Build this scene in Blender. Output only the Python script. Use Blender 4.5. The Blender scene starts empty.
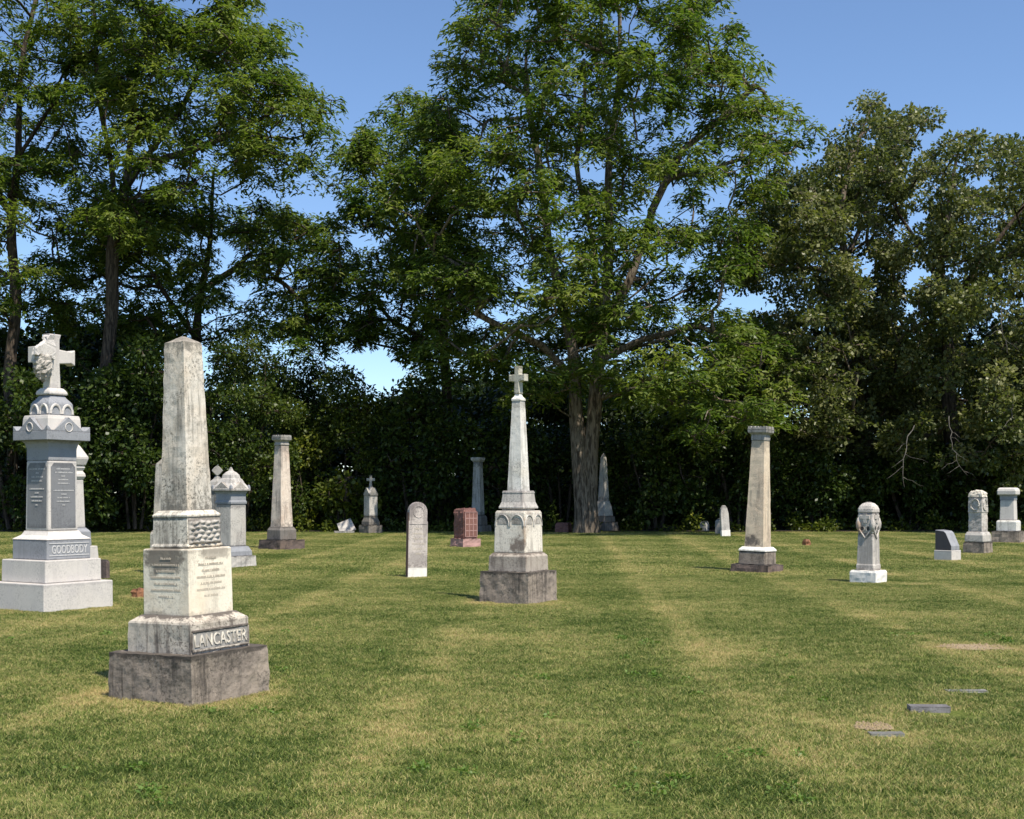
import bpy, bmesh, math, random
import numpy as np
from mathutils import Vector, Matrix, noise as mnoise

random.seed(7)
scene = bpy.context.scene
COL = scene.collection
F, H0, CAMZ = 1300.0, 492.0, 1.6          # focal length (px), horizon row, eye height
R = math.radians

# ------------------------------------------------------------------ camera, light, sky
cam = bpy.data.cameras.new('camera'); camo = bpy.data.objects.new('camera', cam); COL.objects.link(camo)
camo.location = (0, 0, CAMZ); camo.rotation_euler = (R(90), 0, 0)
cam.sensor_width = 36; cam.lens = F / 1024 * 36; cam.shift_y = (H0 - 409.5) / 1024
cam.clip_end = 2000; scene.camera = camo

SUN_AZ, SUN_EL = 142.0, 60.0               # azimuth from +Y towards +X
sv = Vector((math.sin(R(SUN_AZ)) * math.cos(R(SUN_EL)), math.cos(R(SUN_AZ)) * math.cos(R(SUN_EL)), math.sin(R(SUN_EL))))
sl = bpy.data.lights.new('sun', 'SUN'); sl.energy = 4.8; sl.angle = R(0.5); sl.color = (1, .93, .815)
so = bpy.data.objects.new('sun', sl); COL.objects.link(so)
so.rotation_euler = sv.to_track_quat('Z', 'Y').to_euler(); so.location = (20, -20, 40)

w = bpy.data.worlds.new('World'); scene.world = w; w.use_nodes = True
nt = w.node_tree; bg = nt.nodes['Background']
sky = nt.nodes.new('ShaderNodeTexSky'); sky.sky_type = 'NISHITA'; sky.sun_disc = False
sky.sun_elevation = R(SUN_EL); sky.sun_rotation = R(SUN_AZ); sky.air_density = 0.85; sky.dust_density = 0.15; sky.ozone_density = 4.5; sky.altitude = 300
nt.links.new(sky.outputs[0], bg.inputs[0]); bg.inputs[1].default_value = 0.125
vs = scene.view_settings; vs.view_transform = 'Standard'; vs.look = 'None'; vs.exposure = 0.56; vs.gamma = 1; vs.use_curve_mapping = False

# ------------------------------------------------------------------ small helpers
def tag(o, label=None, cat=None, group=None, kind=None):
    if label: o['label'] = label
    if cat: o['category'] = cat
    if group: o['group'] = group
    if kind: o['kind'] = kind
    return o

def empty(name, loc=(0, 0, 0)):
    o = bpy.data.objects.new(name, None); COL.objects.link(o); o.location = loc
    o.empty_display_size = .2
    return o

def link(name, me, mat, parent=None):
    o = bpy.data.objects.new(name, me); COL.objects.link(o)
    if mat: me.materials.append(mat)
    if parent: o.parent = parent
    return o

def obj(name, bm, mat, parent=None, bevel=0.0, smooth=False):
    bmesh.ops.recalc_face_normals(bm, faces=bm.faces[:])
    me = bpy.data.meshes.new(name); bm.to_mesh(me); bm.free()
    o = link(name, me, mat, parent)
    if smooth:
        me.polygons.foreach_set('use_smooth', [True] * len(me.polygons))
    if bevel:
        b = o.modifiers.new('bevel', 'BEVEL'); b.width = bevel; b.segments = 2; b.limit_method = 'ANGLE'; b.angle_limit = R(28)
    return o

def at(px, py, Y):
    return Vector(((px - 512) / F * Y, Y, CAMZ - (py - H0) / F * Y))

def mesh_np(name, V, Q, attrs=None):
    """V (n,3) vertices; Q (m,4) quads"""
    me = bpy.data.meshes.new(name)
    V = np.asarray(V, np.float32); Q = np.asarray(Q, np.int32); k = Q.shape[1]
    me.vertices.add(len(V)); me.vertices.foreach_set('co', V.ravel())
    me.loops.add(Q.size); me.loops.foreach_set('vertex_index', Q.ravel())
    me.polygons.add(len(Q)); me.polygons.foreach_set('loop_start', np.arange(0, Q.size, k, dtype=np.int32))
    me.polygons.foreach_set('loop_total', np.full(len(Q), k, np.int32))
    for nm, a in (attrs or {}).items():
        at_ = me.attributes.new(nm, 'FLOAT', 'FACE'); at_.data.foreach_set('value', np.asarray(a, np.float32))
    me.update(calc_edges=True)
    return me

# ------------------------------------------------------------------ node helper
class N:
    def __init__(s, name):
        s.m = bpy.data.materials.new(name); s.m.use_nodes = True; s.t = s.m.node_tree
        s.b = s.t.nodes['Principled BSDF']; s.out = s.t.nodes['Material Output']
    def n(s, ty, **kw):
        x = s.t.nodes.new(ty)
        for k, v in kw.items(): setattr(x, k, v)
        return x
    def l(s, a, b): s.t.links.new(a, b)
    def sock(s, inp, v):
        if hasattr(v, 'is_output'): s.l(v, inp)
        else: inp.default_value = v
    def math(s, op, a, b=None, clamp=False):
        x = s.n('ShaderNodeMath', operation=op, use_clamp=clamp); s.sock(x.inputs[0], a)
        if b is not None: s.sock(x.inputs[1], b)
        return x.outputs[0]
    def mix(s, f, a, b):
        x = s.n('ShaderNodeMix', data_type='RGBA')
        s.sock(x.inputs[0], f)
        for i, v in ((6, a), (7, b)):
            s.sock(x.inputs[i], v if hasattr(v, 'is_output') else (*v, 1))
        return x.outputs[2]
    def noise(s, vec, scale, detail=4, rough=.55, dist=0):
        x = s.n('ShaderNodeTexNoise'); s.l(vec, x.inputs['Vector'])
        x.inputs['Scale'].default_value = scale; x.inputs['Detail'].default_value = detail
        x.inputs['Roughness'].default_value = rough; x.inputs['Distortion'].default_value = dist
        return x.outputs['Fac']
    def step(s, v, a, b):
        x = s.n('ShaderNodeMapRange', interpolation_type='SMOOTHSTEP'); s.l(v, x.inputs[0])
        x.inputs[1].default_value = a; x.inputs[2].default_value = b
        return x.outputs[0]
    def mapping(s, vec, sc=(1, 1, 1), loc=(0, 0, 0), rot=(0, 0, 0)):
        x = s.n('ShaderNodeMapping'); s.l(vec, x.inputs[0]); x.inputs['Scale'].default_value = sc
        x.inputs['Location'].default_value = loc; x.inputs['Rotation'].default_value = rot
        return x.outputs[0]
    def bump(s, h, strength=.3, dist=.01):
        x = s.n('ShaderNodeBump'); s.l(h, x.inputs['Height']); x.inputs['Strength'].default_value = strength
        x.inputs['Distance'].default_value = dist; s.l(x.outputs[0], s.b.inputs['Normal'])

def stone(name, base, warm, dark, warm_amt=.5, streak=.5, speck=.5, grime=.4, seed=0, scale=1.0, rough=.85, bump=.35, spots=()):
    """weathered stone: warm blotches, vertical run-off streaks, lichen specks, patches of grime"""
    k = N(name)
    tc = k.n('ShaderNodeTexCoord').outputs['Object']
    v = k.mapping(tc, (scale,) * 3, (seed * 3.1, seed * 1.7, seed * 2.3))
    big = k.step(k.noise(v, 2.2, 5, .6), .60 - .26 * warm_amt, .66)
    c = k.mix(k.math('MULTIPLY', big, .9), base, warm)
    fine = k.noise(v, 60, 3, .6)
    c2 = k.mix(k.step(fine, .25, .75), tuple(x * .86 for x in base), tuple(min(1, x * 1.08) for x in base))
    x = k.n('ShaderNodeMix', data_type='RGBA', blend_type='MULTIPLY'); x.inputs[0].default_value = .0
    c = k.mix(.35, c, c2)
    sv_ = k.mapping(tc, (7 * scale, 7 * scale, .55 * scale), (seed * 5.3, seed * 2.9, seed))
    st = k.step(k.noise(sv_, 1.6, 6, .70), .475, .62)
    pm = k.step(k.noise(v, 1.3, 3, .5), .36, .56)
    c = k.mix(k.math('MULTIPLY', k.math('MULTIPLY', st, pm), streak), c, dark)
    gr = k.step(k.noise(v, 3.4, 9, .74, .4), .49, .62)
    c = k.mix(k.math('MULTIPLY', gr, grime), c, dark)
    lich = k.step(k.noise(v, 42, 6, .8), .50, .60)
    lm = k.step(k.noise(v, 2.3, 5, .65), .40, .60)
    c = k.mix(k.math('MULTIPLY', k.math('MULTIPLY', lich, lm), speck), c, tuple(x * .7 for x in dark))
    ge = k.n('ShaderNodeSeparateXYZ'); k.l(k.n('ShaderNodeTexCoord').outputs['Generated'], ge.inputs[0])
    ez = k.math('ABSOLUTE', k.math('SUBTRACT', ge.outputs[2], .5))
    e_ = k.math('ADD', k.math('MULTIPLY', k.step(ez, .34, .5), .22), k.math('MULTIPLY', k.step(ge.outputs[2], .55, 1.0), .07))
    q = k.math('ADD', k.noise(v, 10, 9, .78), e_)
    c = k.mix(k.math('MULTIPLY', k.step(q, .62, .74), min(1, grime * 1.5 + .15)), c, tuple(x * .9 for x in dark))
    for (cx, cy, cz, rx, ry, rz, amt, col) in spots:      # stains that sit where they do on the real stone
        mp = k.mapping(tc, (1 / rx, 1 / ry, 1 / rz), (-cx / rx, -cy / ry, -cz / rz))
        ln = k.n('ShaderNodeVectorMath', operation='LENGTH'); k.l(mp, ln.inputs[0])
        q = k.math('SUBTRACT', k.math('MULTIPLY', k.noise(v, 9, 8, .75), 2.2), ln.outputs['Value'])
        c = k.mix(k.math('MULTIPLY', k.step(q, .05, .55), amt), c, col)
    k.l(c, k.b.inputs['Base Color']); k.b.inputs['Roughness'].default_value = rough
    k.b.inputs['Specular IOR Level'].default_value = .25
    h = k.math('ADD', k.math('MULTIPLY', k.noise(v, 35, 6, .7), .7), k.math('MULTIPLY', k.noise(v, 7, 5, .6), .8))
    k.bump(h, bump, .012)
    return k.m

WHITE, CREAM = (.66, .63, .57), (.60, .50, .37)
M = {}
M['marble'] = stone('weathered_marble', (.72, .655, .55), (.60, .49, .365), (.14, .125, .105), .6, .75, .9, .42, 1)
M['marble_shaft'] = stone('lichened_marble', (.66, .605, .52), (.58, .465, .34), (.17, .155, .13), .7, .75, .95, .42, 2)
M['marble_die'] = stone('cream_marble', (.82, .735, .59), (.74, .61, .44), (.22, .18, .14), .35, .35, .4, .12, 3, spots=[(-.24, .02, 1.09, .2, .26, .15, .85, (.13, .11, .09)), (.05, -.24, 1.12, .2, .2, .06, .6, (.2, .17, .14)), (-.24, .12, .64, .2, .16, .05, .4, (.25, .2, .15))])
M['plinth'] = stone('stained_limestone', (.285, .235, .19), (.36, .295, .225), (.062, .052, .044), .5, .85, .7, .46, 4, bump=.7)
M['nameblock'] = stone('streaked_marble', (0.520, 0.460, 0.380), (.44, .37, .29), (.12, .10, .085), .4, .9, .8, .55, 5)
M['white'] = stone('white_marble', (.75, .715, .645), (.66, .60, .50), (.20, .185, .16), .4, .5, .6, .22, 6)
M['white_die'] = stone('white_stained_marble', (.77, .70, .59), (.66, .545, .41), (.20, .165, .14), .45, .5, .5, .18, 7, spots=[(-.36, -.16, .84, .25, .22, .15, .85, (.14, .10, .08)), (-.3, -.3, 1.05, .2, .12, .25, .6, (.30, .20, .13)), (-.33, .1, 1.2, .2, .3, .08, .7, (.16, .13, .11))])
M['tan'] = stone('tan_limestone', (0.639, 0.522, 0.382), (.56, .43, .31), (.16, .14, .12), .6, .55, .5, .15, 8, spots=[(-.28, .05, .62, .2, .22, .18, .9, (.10, .085, .075))])
M['pinkish'] = stone('pinkish_limestone', (0.680, 0.571, 0.464), (.52, .38, .29), (.18, .15, .13), .55, .7, .6, .28, 9)
M['dark_base'] = stone('dark_brownstone', (0.150, 0.110, 0.095), (.18, .13, .10), (.05, .042, .038), .5, .6, .8, .5, 10, bump=.7)
M['grey_stone'] = stone('grey_weathered_stone', (0.340, 0.320, 0.290), (.35, .30, .24), (.10, .095, .085), .4, .7, .7, .45, 11)
M['granite'] = stone('pale_granite', (0.597, 0.552, 0.501), (.54, .50, .47), (.30, .28, .27), .35, .2, .45, .12, 12, bump=.15)
M['granite_mid'] = stone('grey_granite', (0.290, 0.295, 0.310), (.27, .27, .28), (.13, .13, .14), .3, .25, .5, .2, 13, bump=.15)
M['panel'] = stone('polished_grey_panel', (.205, .205, .21), (.225, .22, .22), (.085, .085, .09), .3, .2, .4, .2, 14, rough=.45, bump=.05)
M['carved'] = stone('carved_grey_stone', (0.460, 0.420, 0.370), (.40, .34, .28), (.16, .14, .12), .4, .5, .8, .45, 15, bump=.8)
M['red_granite'] = stone('red_granite', (.22, .105, .085), (.26, .135, .105), (.10, .05, .045), .5, .2, .7, .3, 16, scale=1.4, bump=.5)
M['red_base'] = stone('pink_granite', (0.420, 0.250, 0.220), (.40, .23, .19), (.20, .11, .10), .4, .2, .6, .25, 17, bump=.4)
M['slab'] = stone('lilac_grey_marble', (0.567, 0.502, 0.446), (.50, .43, .39), (.15, .125, .125), .4, .5, .8, .25, 18, spots=[(.02, -.05, .34, .26, .2, .16, .45, (.16, .14, .135)), (-.12, -.05, 1.25, .12, .15, .2, .6, (.14, .12, .115)), (.14, -.05, 1.0, .06, .15, .5, .5, (.2, .17, .16))])
M['domed'] = stone('rust_stained_marble', (0.556, 0.507, 0.446), (.48, .43, .38), (.17, .155, .145), .4, .5, .85, .3, 25, spots=[(-.2, .12, .98, .2, .12, .14, .6, (.36, .21, .12)), (-.2, .0, .5, .2, .2, .3, .35, (.40, .36, .32))])
M['polished_dark'] = stone('polished_dark_granite', (0.075, 0.068, 0.072), (.085, .075, .078), (.05, .045, .048), .3, .2, .3, .2, 26, rough=.5, bump=.04)
M['q_block'] = stone('brown_streaked_marble', (0.400, 0.345, 0.285), (.50, .44, .36), (.12, .095, .08), .5, .7, .6, .4, 27)
M['q_cross'] = stone('lichened_cross_stone', (0.520, 0.490, 0.400), (.45, .38, .27), (.15, .14, .09), .5, .5, .8, .35, 28)
M['dark_grey'] = stone('dark_mottled_stone', (.185, .165, .145), (.20, .165, .135), (.08, .07, .06), .5, .7, .8, .5, 29)
M['flush_pale'] = stone('flush_pale_granite', (.27, .265, .25), (.25, .235, .21), (.12, .115, .10), .3, .2, .7, .4, 30, scale=3, bump=.3)
M['slab_edge'] = stone('shaded_brown_edge', (0.200, 0.120, 0.090), (.22, .12, .08), (.09, .06, .05), .5, .5, .6, .3, 19)  # red-brown, with the shade of the left-facing side put into the colour
M['new_white'] = stone('clean_white_base', (0.824, 0.778, 0.701), (.74, .72, .68), (.45, .42, .38), .3, .2, .5, .12, 20, bump=.2)
M['grey_marble'] = stone('mottled_grey_marble', (0.515, 0.478, 0.428), (.46, .40, .35), (.17, .155, .15), .4, .5, .85, .3, 21)
M['rust'] = stone('rust_brown_stone', (0.260, 0.120, 0.060), (.30, .15, .08), (.10, .05, .035), .5, .4, .7, .4, 22, scale=3)
M['shadow_stone'] = stone('dull_grey_stone', (.40, .385, .36), (.36, .33, .29), (.10, .10, .09), .4, .6, .7, .4, 23)
M['flush'] = stone('flush_grey_granite', (.25, .235, .235), (.22, .205, .2), (.08, .075, .075), .3, .2, .7, .3, 24, scale=3, bump=.3)

def plain(name, c, rough=.8):
    k = N(name); tc = k.n('ShaderNodeTexCoord').outputs['Object']
    f = k.noise(tc, 40, 4)
    k.l(k.mix(f, tuple(x * .7 for x in c), tuple(min(1, x * 1.25) for x in c)), k.b.inputs['Base Color'])
    k.b.inputs['Roughness'].default_value = rough
    return k.m
M['letter_dark'] = plain('weathered_letters', (.46, .42, .36))
M['letter_lite'] = plain('bright_letters', (.52, .505, .49))
M['inscription'] = plain('inscription_worn', (.47, .41, .33))
M['recess'] = plain('niche_shade', (.05, .045, .04))  # near-black for the niches: the shade of a hollow painted as colour

# bark
def bark(name, a, b, sc=1.0):
    k = N(name); tc = k.n('ShaderNodeTexCoord').outputs['Object']
    v = k.mapping(tc, (9 * sc, 9 * sc, 1.3 * sc))
    f = k.noise(v, 1.6, 6, .65, .6)
    g = k.noise(tc, .9, 4)
    c = k.mix(k.step(f, .38, .62), a, b)
    c = k.mix(k.math('MULTIPLY', k.step(g, .45, .7), .35), c, tuple(x * .55 for x in b))
    k.l(c, k.b.inputs['Base Color']); k.b.inputs['Roughness'].default_value = .95
    k.b.inputs['Specular IOR Level'].default_value = .1
    k.bump(f, .9, .05)
    return k.m
M['bark'] = bark('furrowed_bark', (.05, .038, .028), (.23, .185, .14))
M['bark_dark'] = bark('dark_bark', (.03, .024, .02), (.11, .085, .065))
M['bark_dead'] = bark('bleached_dead_wood', (.09, .08, .07), (.21, .19, .17))

def leafmat(name, ramp, trans=.35, tcol=(1.0, 1.15, .45), gloss=.4):
    k = N(name)
    a = k.n('ShaderNodeAttribute', attribute_name='tint').outputs['Fac']
    cr = k.n('ShaderNodeValToRGB'); k.l(a, cr.inputs[0])
    while len(cr.color_ramp.elements) < len(ramp): cr.color_ramp.elements.new(.5)
    for e, (p, c) in zip(cr.color_ramp.elements, ramp): e.position = p; e.color = (*c, 1)
    col = cr.outputs[0]
    k.l(col, k.b.inputs['Base Color']); k.b.inputs['Roughness'].default_value = gloss
    k.b.inputs['Specular IOR Level'].default_value = .25
    tr = k.n('ShaderNodeBsdfTranslucent')
    mu = k.n('ShaderNodeMix', data_type='RGBA', blend_type='MULTIPLY'); mu.inputs[0].default_value = 1
    k.l(col, mu.inputs[6]); mu.inputs[7].default_value = (*tcol, 1); k.l(mu.outputs[2], tr.inputs[0])
    ms = k.n('ShaderNodeMixShader'); ms.inputs[0].default_value = trans
    k.l(k.b.outputs[0], ms.inputs[1]); k.l(tr.outputs[0], ms.inputs[2]); k.l(ms.outputs[0], k.out.inputs[0])
    return k.m
M['locust'] = leafmat('locust_leaves', [(0, (.036, .076, .013)), (.5, (.120, .168, .032)), (1, (.22, .245, .062))], .48)
M['oak'] = leafmat('oak_leaves', [(0, (.032, .050, .014)), (.5, (.115, .132, .042)), (1, (.25, .245, .11))], .36, gloss=.38)
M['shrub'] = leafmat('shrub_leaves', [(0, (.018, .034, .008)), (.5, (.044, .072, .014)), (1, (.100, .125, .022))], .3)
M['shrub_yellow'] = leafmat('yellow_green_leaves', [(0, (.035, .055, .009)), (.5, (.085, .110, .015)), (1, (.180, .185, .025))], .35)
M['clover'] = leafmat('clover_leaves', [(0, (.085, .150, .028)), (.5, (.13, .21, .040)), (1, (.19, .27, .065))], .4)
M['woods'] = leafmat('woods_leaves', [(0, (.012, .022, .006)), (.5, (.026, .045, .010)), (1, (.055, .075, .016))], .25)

# ------------------------------------------------------------------ lawn
def lawn_col(k, blade):
    P = k.n('ShaderNodeNewGeometry').outputs['Position']
    Pf = k.mapping(P, (1, 1, 0))
    w1 = k.noise(Pf, .5, 3, .5); wob = k.math('MULTIPLY', k.math('SUBTRACT', w1, .5), .55)
    def stripe(deg, period, off):  # mowing stripes: light on blades bent either way, put into the colour
        s = k.n('ShaderNodeSeparateXYZ'); k.l(k.mapping(Pf, rot=(0, 0, R(deg))), s.inputs[0])
        u = k.math('ADD', k.math('ADD', s.outputs[0], wob), off)
        return k.math('SINE', k.math('MULTIPLY', u, 2 * math.pi / period))
    s1 = k.math('SUBTRACT', k.math('MULTIPLY', k.step(stripe(2.3, 2.55, -1.1), -.8, .8), 2), 1); s2 = stripe(-72, 4.4, 1.0); s3 = stripe(2.3, 1.275, .2)
    n1 = k.noise(Pf, .22, 3, .5); n2 = k.noise(Pf, 1.1, 5, .62); n3 = k.noise(Pf, 6, 4, .65); n4 = k.noise(Pf, 38, 3, .6)
    f = k.math('MULTIPLY', s1, .06)
    f = k.math('ADD', f, k.math('MULTIPLY', s2, .085))
    f = k.math('ADD', f, k.math('MULTIPLY', s3, .04))
    for nn, a in ((n1, .45), (n2, .95), (n3, 1.05), (n4, 1.05)):
        f = k.math('ADD', f, k.math('MULTIPLY', k.math('SUBTRACT', nn, .5), a))
    ln = k.math('MULTIPLY', k.step(stripe(2.3, 2.55, -.71), .86, .99), .16)      # pale lines where two mower passes meet
    f = k.math('ADD', f, k.math('MULTIPLY', ln, k.step(n2, .35, .6)))
    f = k.math('ADD', f, .43)
    if blade:
        a = k.n('ShaderNodeAttribute', attribute_name='tint').outputs['Fac']
        f = k.math('ADD', f, k.math('MULTIPLY', k.math('SUBTRACT', a, .5), .95))
        d = k.n('ShaderNodeAttribute', attribute_name='dry', attribute_type='INSTANCER').outputs['Fac']
        f = k.math('ADD', f, k.math('MULTIPLY', d, .5))
    cr = k.n('ShaderNodeValToRGB'); k.l(f, cr.inputs[0])
    ramp = [(.08, (.045, .080, .014)), (.34, (.150, .215, .040)), (.54, (.285, .325, .085)), (.72, (.45, .41, .155)), (1, (.55, .43, .20))]
    while len(cr.color_ramp.elements) < len(ramp): cr.color_ramp.elements.new(.5)
    for e, (p, c) in zip(cr.color_ramp.elements, ramp): e.position = p; e.color = (*c, 1)
    return cr.outputs[0], n4

k = N('lawn_ground'); c, hh = lawn_col(k, False)
k.l(k.mix(.55, c, (.05, .04, .022)), k.b.inputs['Base Color']); k.b.inputs['Roughness'].default_value = 1
k.b.inputs['Specular IOR Level'].default_value = 0; k.bump(hh, .6, .03)
M['lawn'] = k.m
k = N('grass_blades'); c, _ = lawn_col(k, True)
k.l(c, k.b.inputs['Base Color']); k.b.inputs['Roughness'].default_value = .55; k.b.inputs['Specular IOR Level'].default_value = .2
tr = k.n('ShaderNodeBsdfTranslucent'); k.l(c, tr.inputs[0])
ms = k.n('ShaderNodeMixShader'); ms.inputs[0].default_value = .4
k.l(k.b.outputs[0], ms.inputs[1]); k.l(tr.outputs[0], ms.inputs[2]); k.l(ms.outputs[0], k.out.inputs[0])
M['blade'] = k.m
k = N('leaf_litter'); tc = k.n('ShaderNodeTexCoord').outputs['Object']
k.l(k.mix(k.noise(tc, 6, 6, .7), (.018, .014, .009), (.075, .055, .032)), k.b.inputs['Base Color']); k.b.inputs['Roughness'].default_value = 1
k.bump(k.noise(tc, 14, 6), .8, .06); M['litter'] = k.m
k = N('dry_soil'); tc = k.n('ShaderNodeTexCoord').outputs['Object']
k.l(k.mix(k.noise(tc, 22, 6, .7), (.15, .10, .06), (.40, .31, .19)), k.b.inputs['Base Color']); k.b.inputs['Roughness'].default_value = 1
k.bump(k.noise(tc, 40, 6), .8, .02); M['soil'] = k.m

bm = bmesh.new()
vs_ = [bm.verts.new(p) for p in ((-450, -60, 0), (450, -60, 0), (450, 900, 0), (-450, 900, 0))]
bm.faces.new(vs_); tag(obj('lawn', bm, M['lawn']), kind='structure')

# ------------------------------------------------------------------ monument helpers
class Px:
    """turns measurements of a stone in the picture into metres in the stone's own frame.
       local -Y = its face turned to the right, local -X = its face turned to the left"""
    def __init__(s, x, yb, phi):
        s.d = CAMZ * F / (yb - H0); s.s = F / s.d; s.phi = phi
        s.az = math.atan((x - 512) / F); s.x = x
        s.c = math.cos(s.az) / (math.sin(R(phi)) + math.cos(R(phi)))
        s.loc = Vector(((x - 512) / s.s, s.d, 0)); s.yaw = R(phi) - s.az
    def z(s, y): return CAMZ + (H0 - y) / s.s
    def hw(s, l, r): return (r - l) / s.s * s.c / 2
    def secs(s, L): return [(s.z(y), s.hw(l, r)) for y, l, r in L]

def loft(bm, secs, asp=1.0, n=4):
    """stack of square (or n-sided) rings (z, half width)"""
    rings = []
    for z, h in secs:
        if n == 4: pts = [(-h, -h * asp), (h, -h * asp), (h, h * asp), (-h, h * asp)]
        else: pts = [(h * math.cos(2 * math.pi * (i + .5) / n), h * asp * math.sin(2 * math.pi * (i + .5) / n)) for i in range(n)]
        rings.append([bm.verts.new((x, y, z)) for x, y in pts])
    for a, b in zip(rings, rings[1:]):
        for i in range(n):
            bm.faces.new((a[i], a[(i + 1) % n], b[(i + 1) % n], b[i]))
    bm.faces.new(rings[0][::-1]); bm.faces.new(rings[-1])

def box(bm, x0, x1, y0, y1, z0, z1):
    v = [bm.verts.new(p) for p in ((x0, y0, z0), (x1, y0, z0), (x1, y1, z0), (x0, y1, z0), (x0, y0, z1), (x1, y0, z1), (x1, y1, z1), (x0, y1, z1))]
    for f in ((3, 2, 1, 0), (4, 5, 6, 7), (0, 1, 5, 4), (1, 2, 6, 5), (2, 3, 7, 6), (3, 0, 4, 7)): bm.faces.new([v[i] for i in f])

def extrude(bm, pts, y0, y1):
    """pts: outline in (x, z)"""
    a = [bm.verts.new((x, y0, z)) for x, z in pts]; b = [bm.verts.new((x, y1, z)) for x, z in pts]
    n = len(pts); bm.faces.new(a); bm.faces.new(b[::-1])
    for i in range(n): bm.faces.new((a[i], b[i], b[(i + 1) % n], a[(i + 1) % n]))

def tube(bm, pts, rad, n=6, closed=False):
    pts = [Vector(p) for p in pts]; rings = []
    for i, p in enumerate(pts):
        t = (pts[min(i + 1, len(pts) - 1)] - pts[max(i - 1, 0)])
        if t.length < 1e-9: t = Vector((0, 0, 1))
        t.normalize(); u = t.orthogonal().normalized() if not rings else (pu - t * pu.dot(t)).normalized()
        pu = u; v = t.cross(u); r = rad[i] if hasattr(rad, '__len__') else rad
        rings.append([bm.verts.new(p + (u * math.cos(2 * math.pi * j / n) + v * math.sin(2 * math.pi * j / n)) * r) for j in range(n)])
    for a, b in zip(rings, rings[1:]):
        for j in range(n): bm.faces.new((a[j], a[(j + 1) % n], b[(j + 1) % n], b[j]))
    bm.faces.new(rings[0][::-1]); bm.faces.new(rings[-1])

def roughen(bm, size, amp, freq=9, seed=0, lock_below=-1):
    """cut into small faces and push the surface in and out like worn or hammered stone"""
    for _ in range(6):
        es = [e for e in bm.edges if e.calc_length() > size]
        if not es: break
        bmesh.ops.subdivide_edges(bm, edges=es, cuts=1, use_grid_fill=True)
    bmesh.ops.triangulate(bm, faces=[f for f in bm.faces if len(f.verts) > 4])
    bm.normal_update(); o = Vector((seed * 7.3, seed * 3.9, seed * 5.1))
    mv = []
    for v in bm.verts:
        q = v.co * freq + o
        mv.append(v.normal * amp * (mnoise.noise(q) + .5 * mnoise.noise(q * 2.3) - .15))
    for v, d in zip(bm.verts, mv): v.co += d

def face_loft(bm, fn):
    """repeat a shape on the four sides"""
    for i in range(4):
        b2 = bmesh.new(); fn(b2)
        b2.transform(Matrix.Rotation(i * math.pi / 2, 4, 'Z'))
        me = bpy.data.meshes.new('tmp'); b2.to_mesh(me); b2.free(); bm.from_mesh(me); bpy.data.meshes.remove(me)

def face_parts(name, fn, mat, parent, bevel=0, smooth=False):
    """the same ornament on the four sides, each its own part"""
    for i in range(4):
        b2 = bmesh.new(); fn(b2); b2.transform(Matrix.Rotation(i * math.pi / 2, 4, 'Z')); obj(name, b2, mat, parent, bevel, smooth)

def lettering(name, text, parent, mat, width, height, loc, depth=.006, side='front', bold=.0):
    """raised letters on the right-hand (-Y) or left-hand (-X) face"""
    cu = bpy.data.curves.new('letters', 'FONT'); cu.body = text; cu.extrude = .5; cu.align_x = 'CENTER'; cu.offset = bold; cu.resolution_u = 3
    t = bpy.data.objects.new('letters', cu); COL.objects.link(t); bpy.context.view_layer.update()
    me = bpy.data.meshes.new_from_object(t.evaluated_get(bpy.context.evaluated_depsgraph_get()))
    bpy.data.objects.remove(t); bpy.data.curves.remove(cu)
    co = np.empty(len(me.vertices) * 3, np.float32); me.vertices.foreach_get('co', co); co = co.reshape(-1, 3)
    lo, hi = co.min(0), co.max(0)
    x = ((co[:, 0] - lo[0]) / (hi[0] - lo[0]) - .5) * width; z = ((co[:, 1] - lo[1]) / (hi[1] - lo[1]) - .5) * height
    y = -co[:, 2] * 2 * depth * .5
    if side == 'front': P = np.stack([x + loc[0], y + loc[1], z + loc[2]], 1)
    else: P = np.stack([y + loc[0], -x + loc[1], z + loc[2]], 1)
    me.vertices.foreach_set('co', P.astype(np.float32).ravel()); me.update()
    return link(name, me, mat, parent)

def inscription(name, parent, mat, half, z0, z1, dist, side, rows, rnd, strength=1.0, taper=0):
    """worn, unreadable lines of carved letters: rows of tiny strokes"""
    hrow = (z1 - z0) / len(rows)
    for i, wd in enumerate(rows):
        if wd <= 0: continue
        bm = bmesh.new()
        zc = z1 - (i + .5) * hrow; lh = hrow * .38; x = -half * wd
        dd = dist + taper * (zc - z0) / (z1 - z0)
        while x < half * wd:
            w_ = lh * rnd.uniform(.22, .5)
            hh_ = lh * (rnd.uniform(.75, 1) if rnd.random() > .16 else .12)
            if True:
                box(bm, x, x + w_ * .8, -.0015, .002, zc - lh / 2, zc - lh / 2 + hh_)
            x += w_ + lh * .12
        bm.transform(Matrix.Translation((0, -dd, 0)) if side == 'front' else Matrix.Rotation(-math.pi / 2, 4, 'Z') @ Matrix.Translation((0, -dd, 0)))
        obj('inscription_line', bm, mat, parent)

FSQ = []
FOOT = []          # footprints, for the grass: (x, y, radius, dry)
def monument(name, label, cat, p, tilt=0, pitch=0, group=None):
    e = empty(name, p.loc); e.rotation_mode = 'QUATERNION'
    e.rotation_quaternion = (Matrix.Rotation(R(tilt), 3, 'Y') @ Matrix.Rotation(R(pitch), 3, 'X') @ Matrix.Rotation(p.yaw, 3, 'Z')).to_quaternion()
    tag(e, label, cat, group); return e

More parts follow.
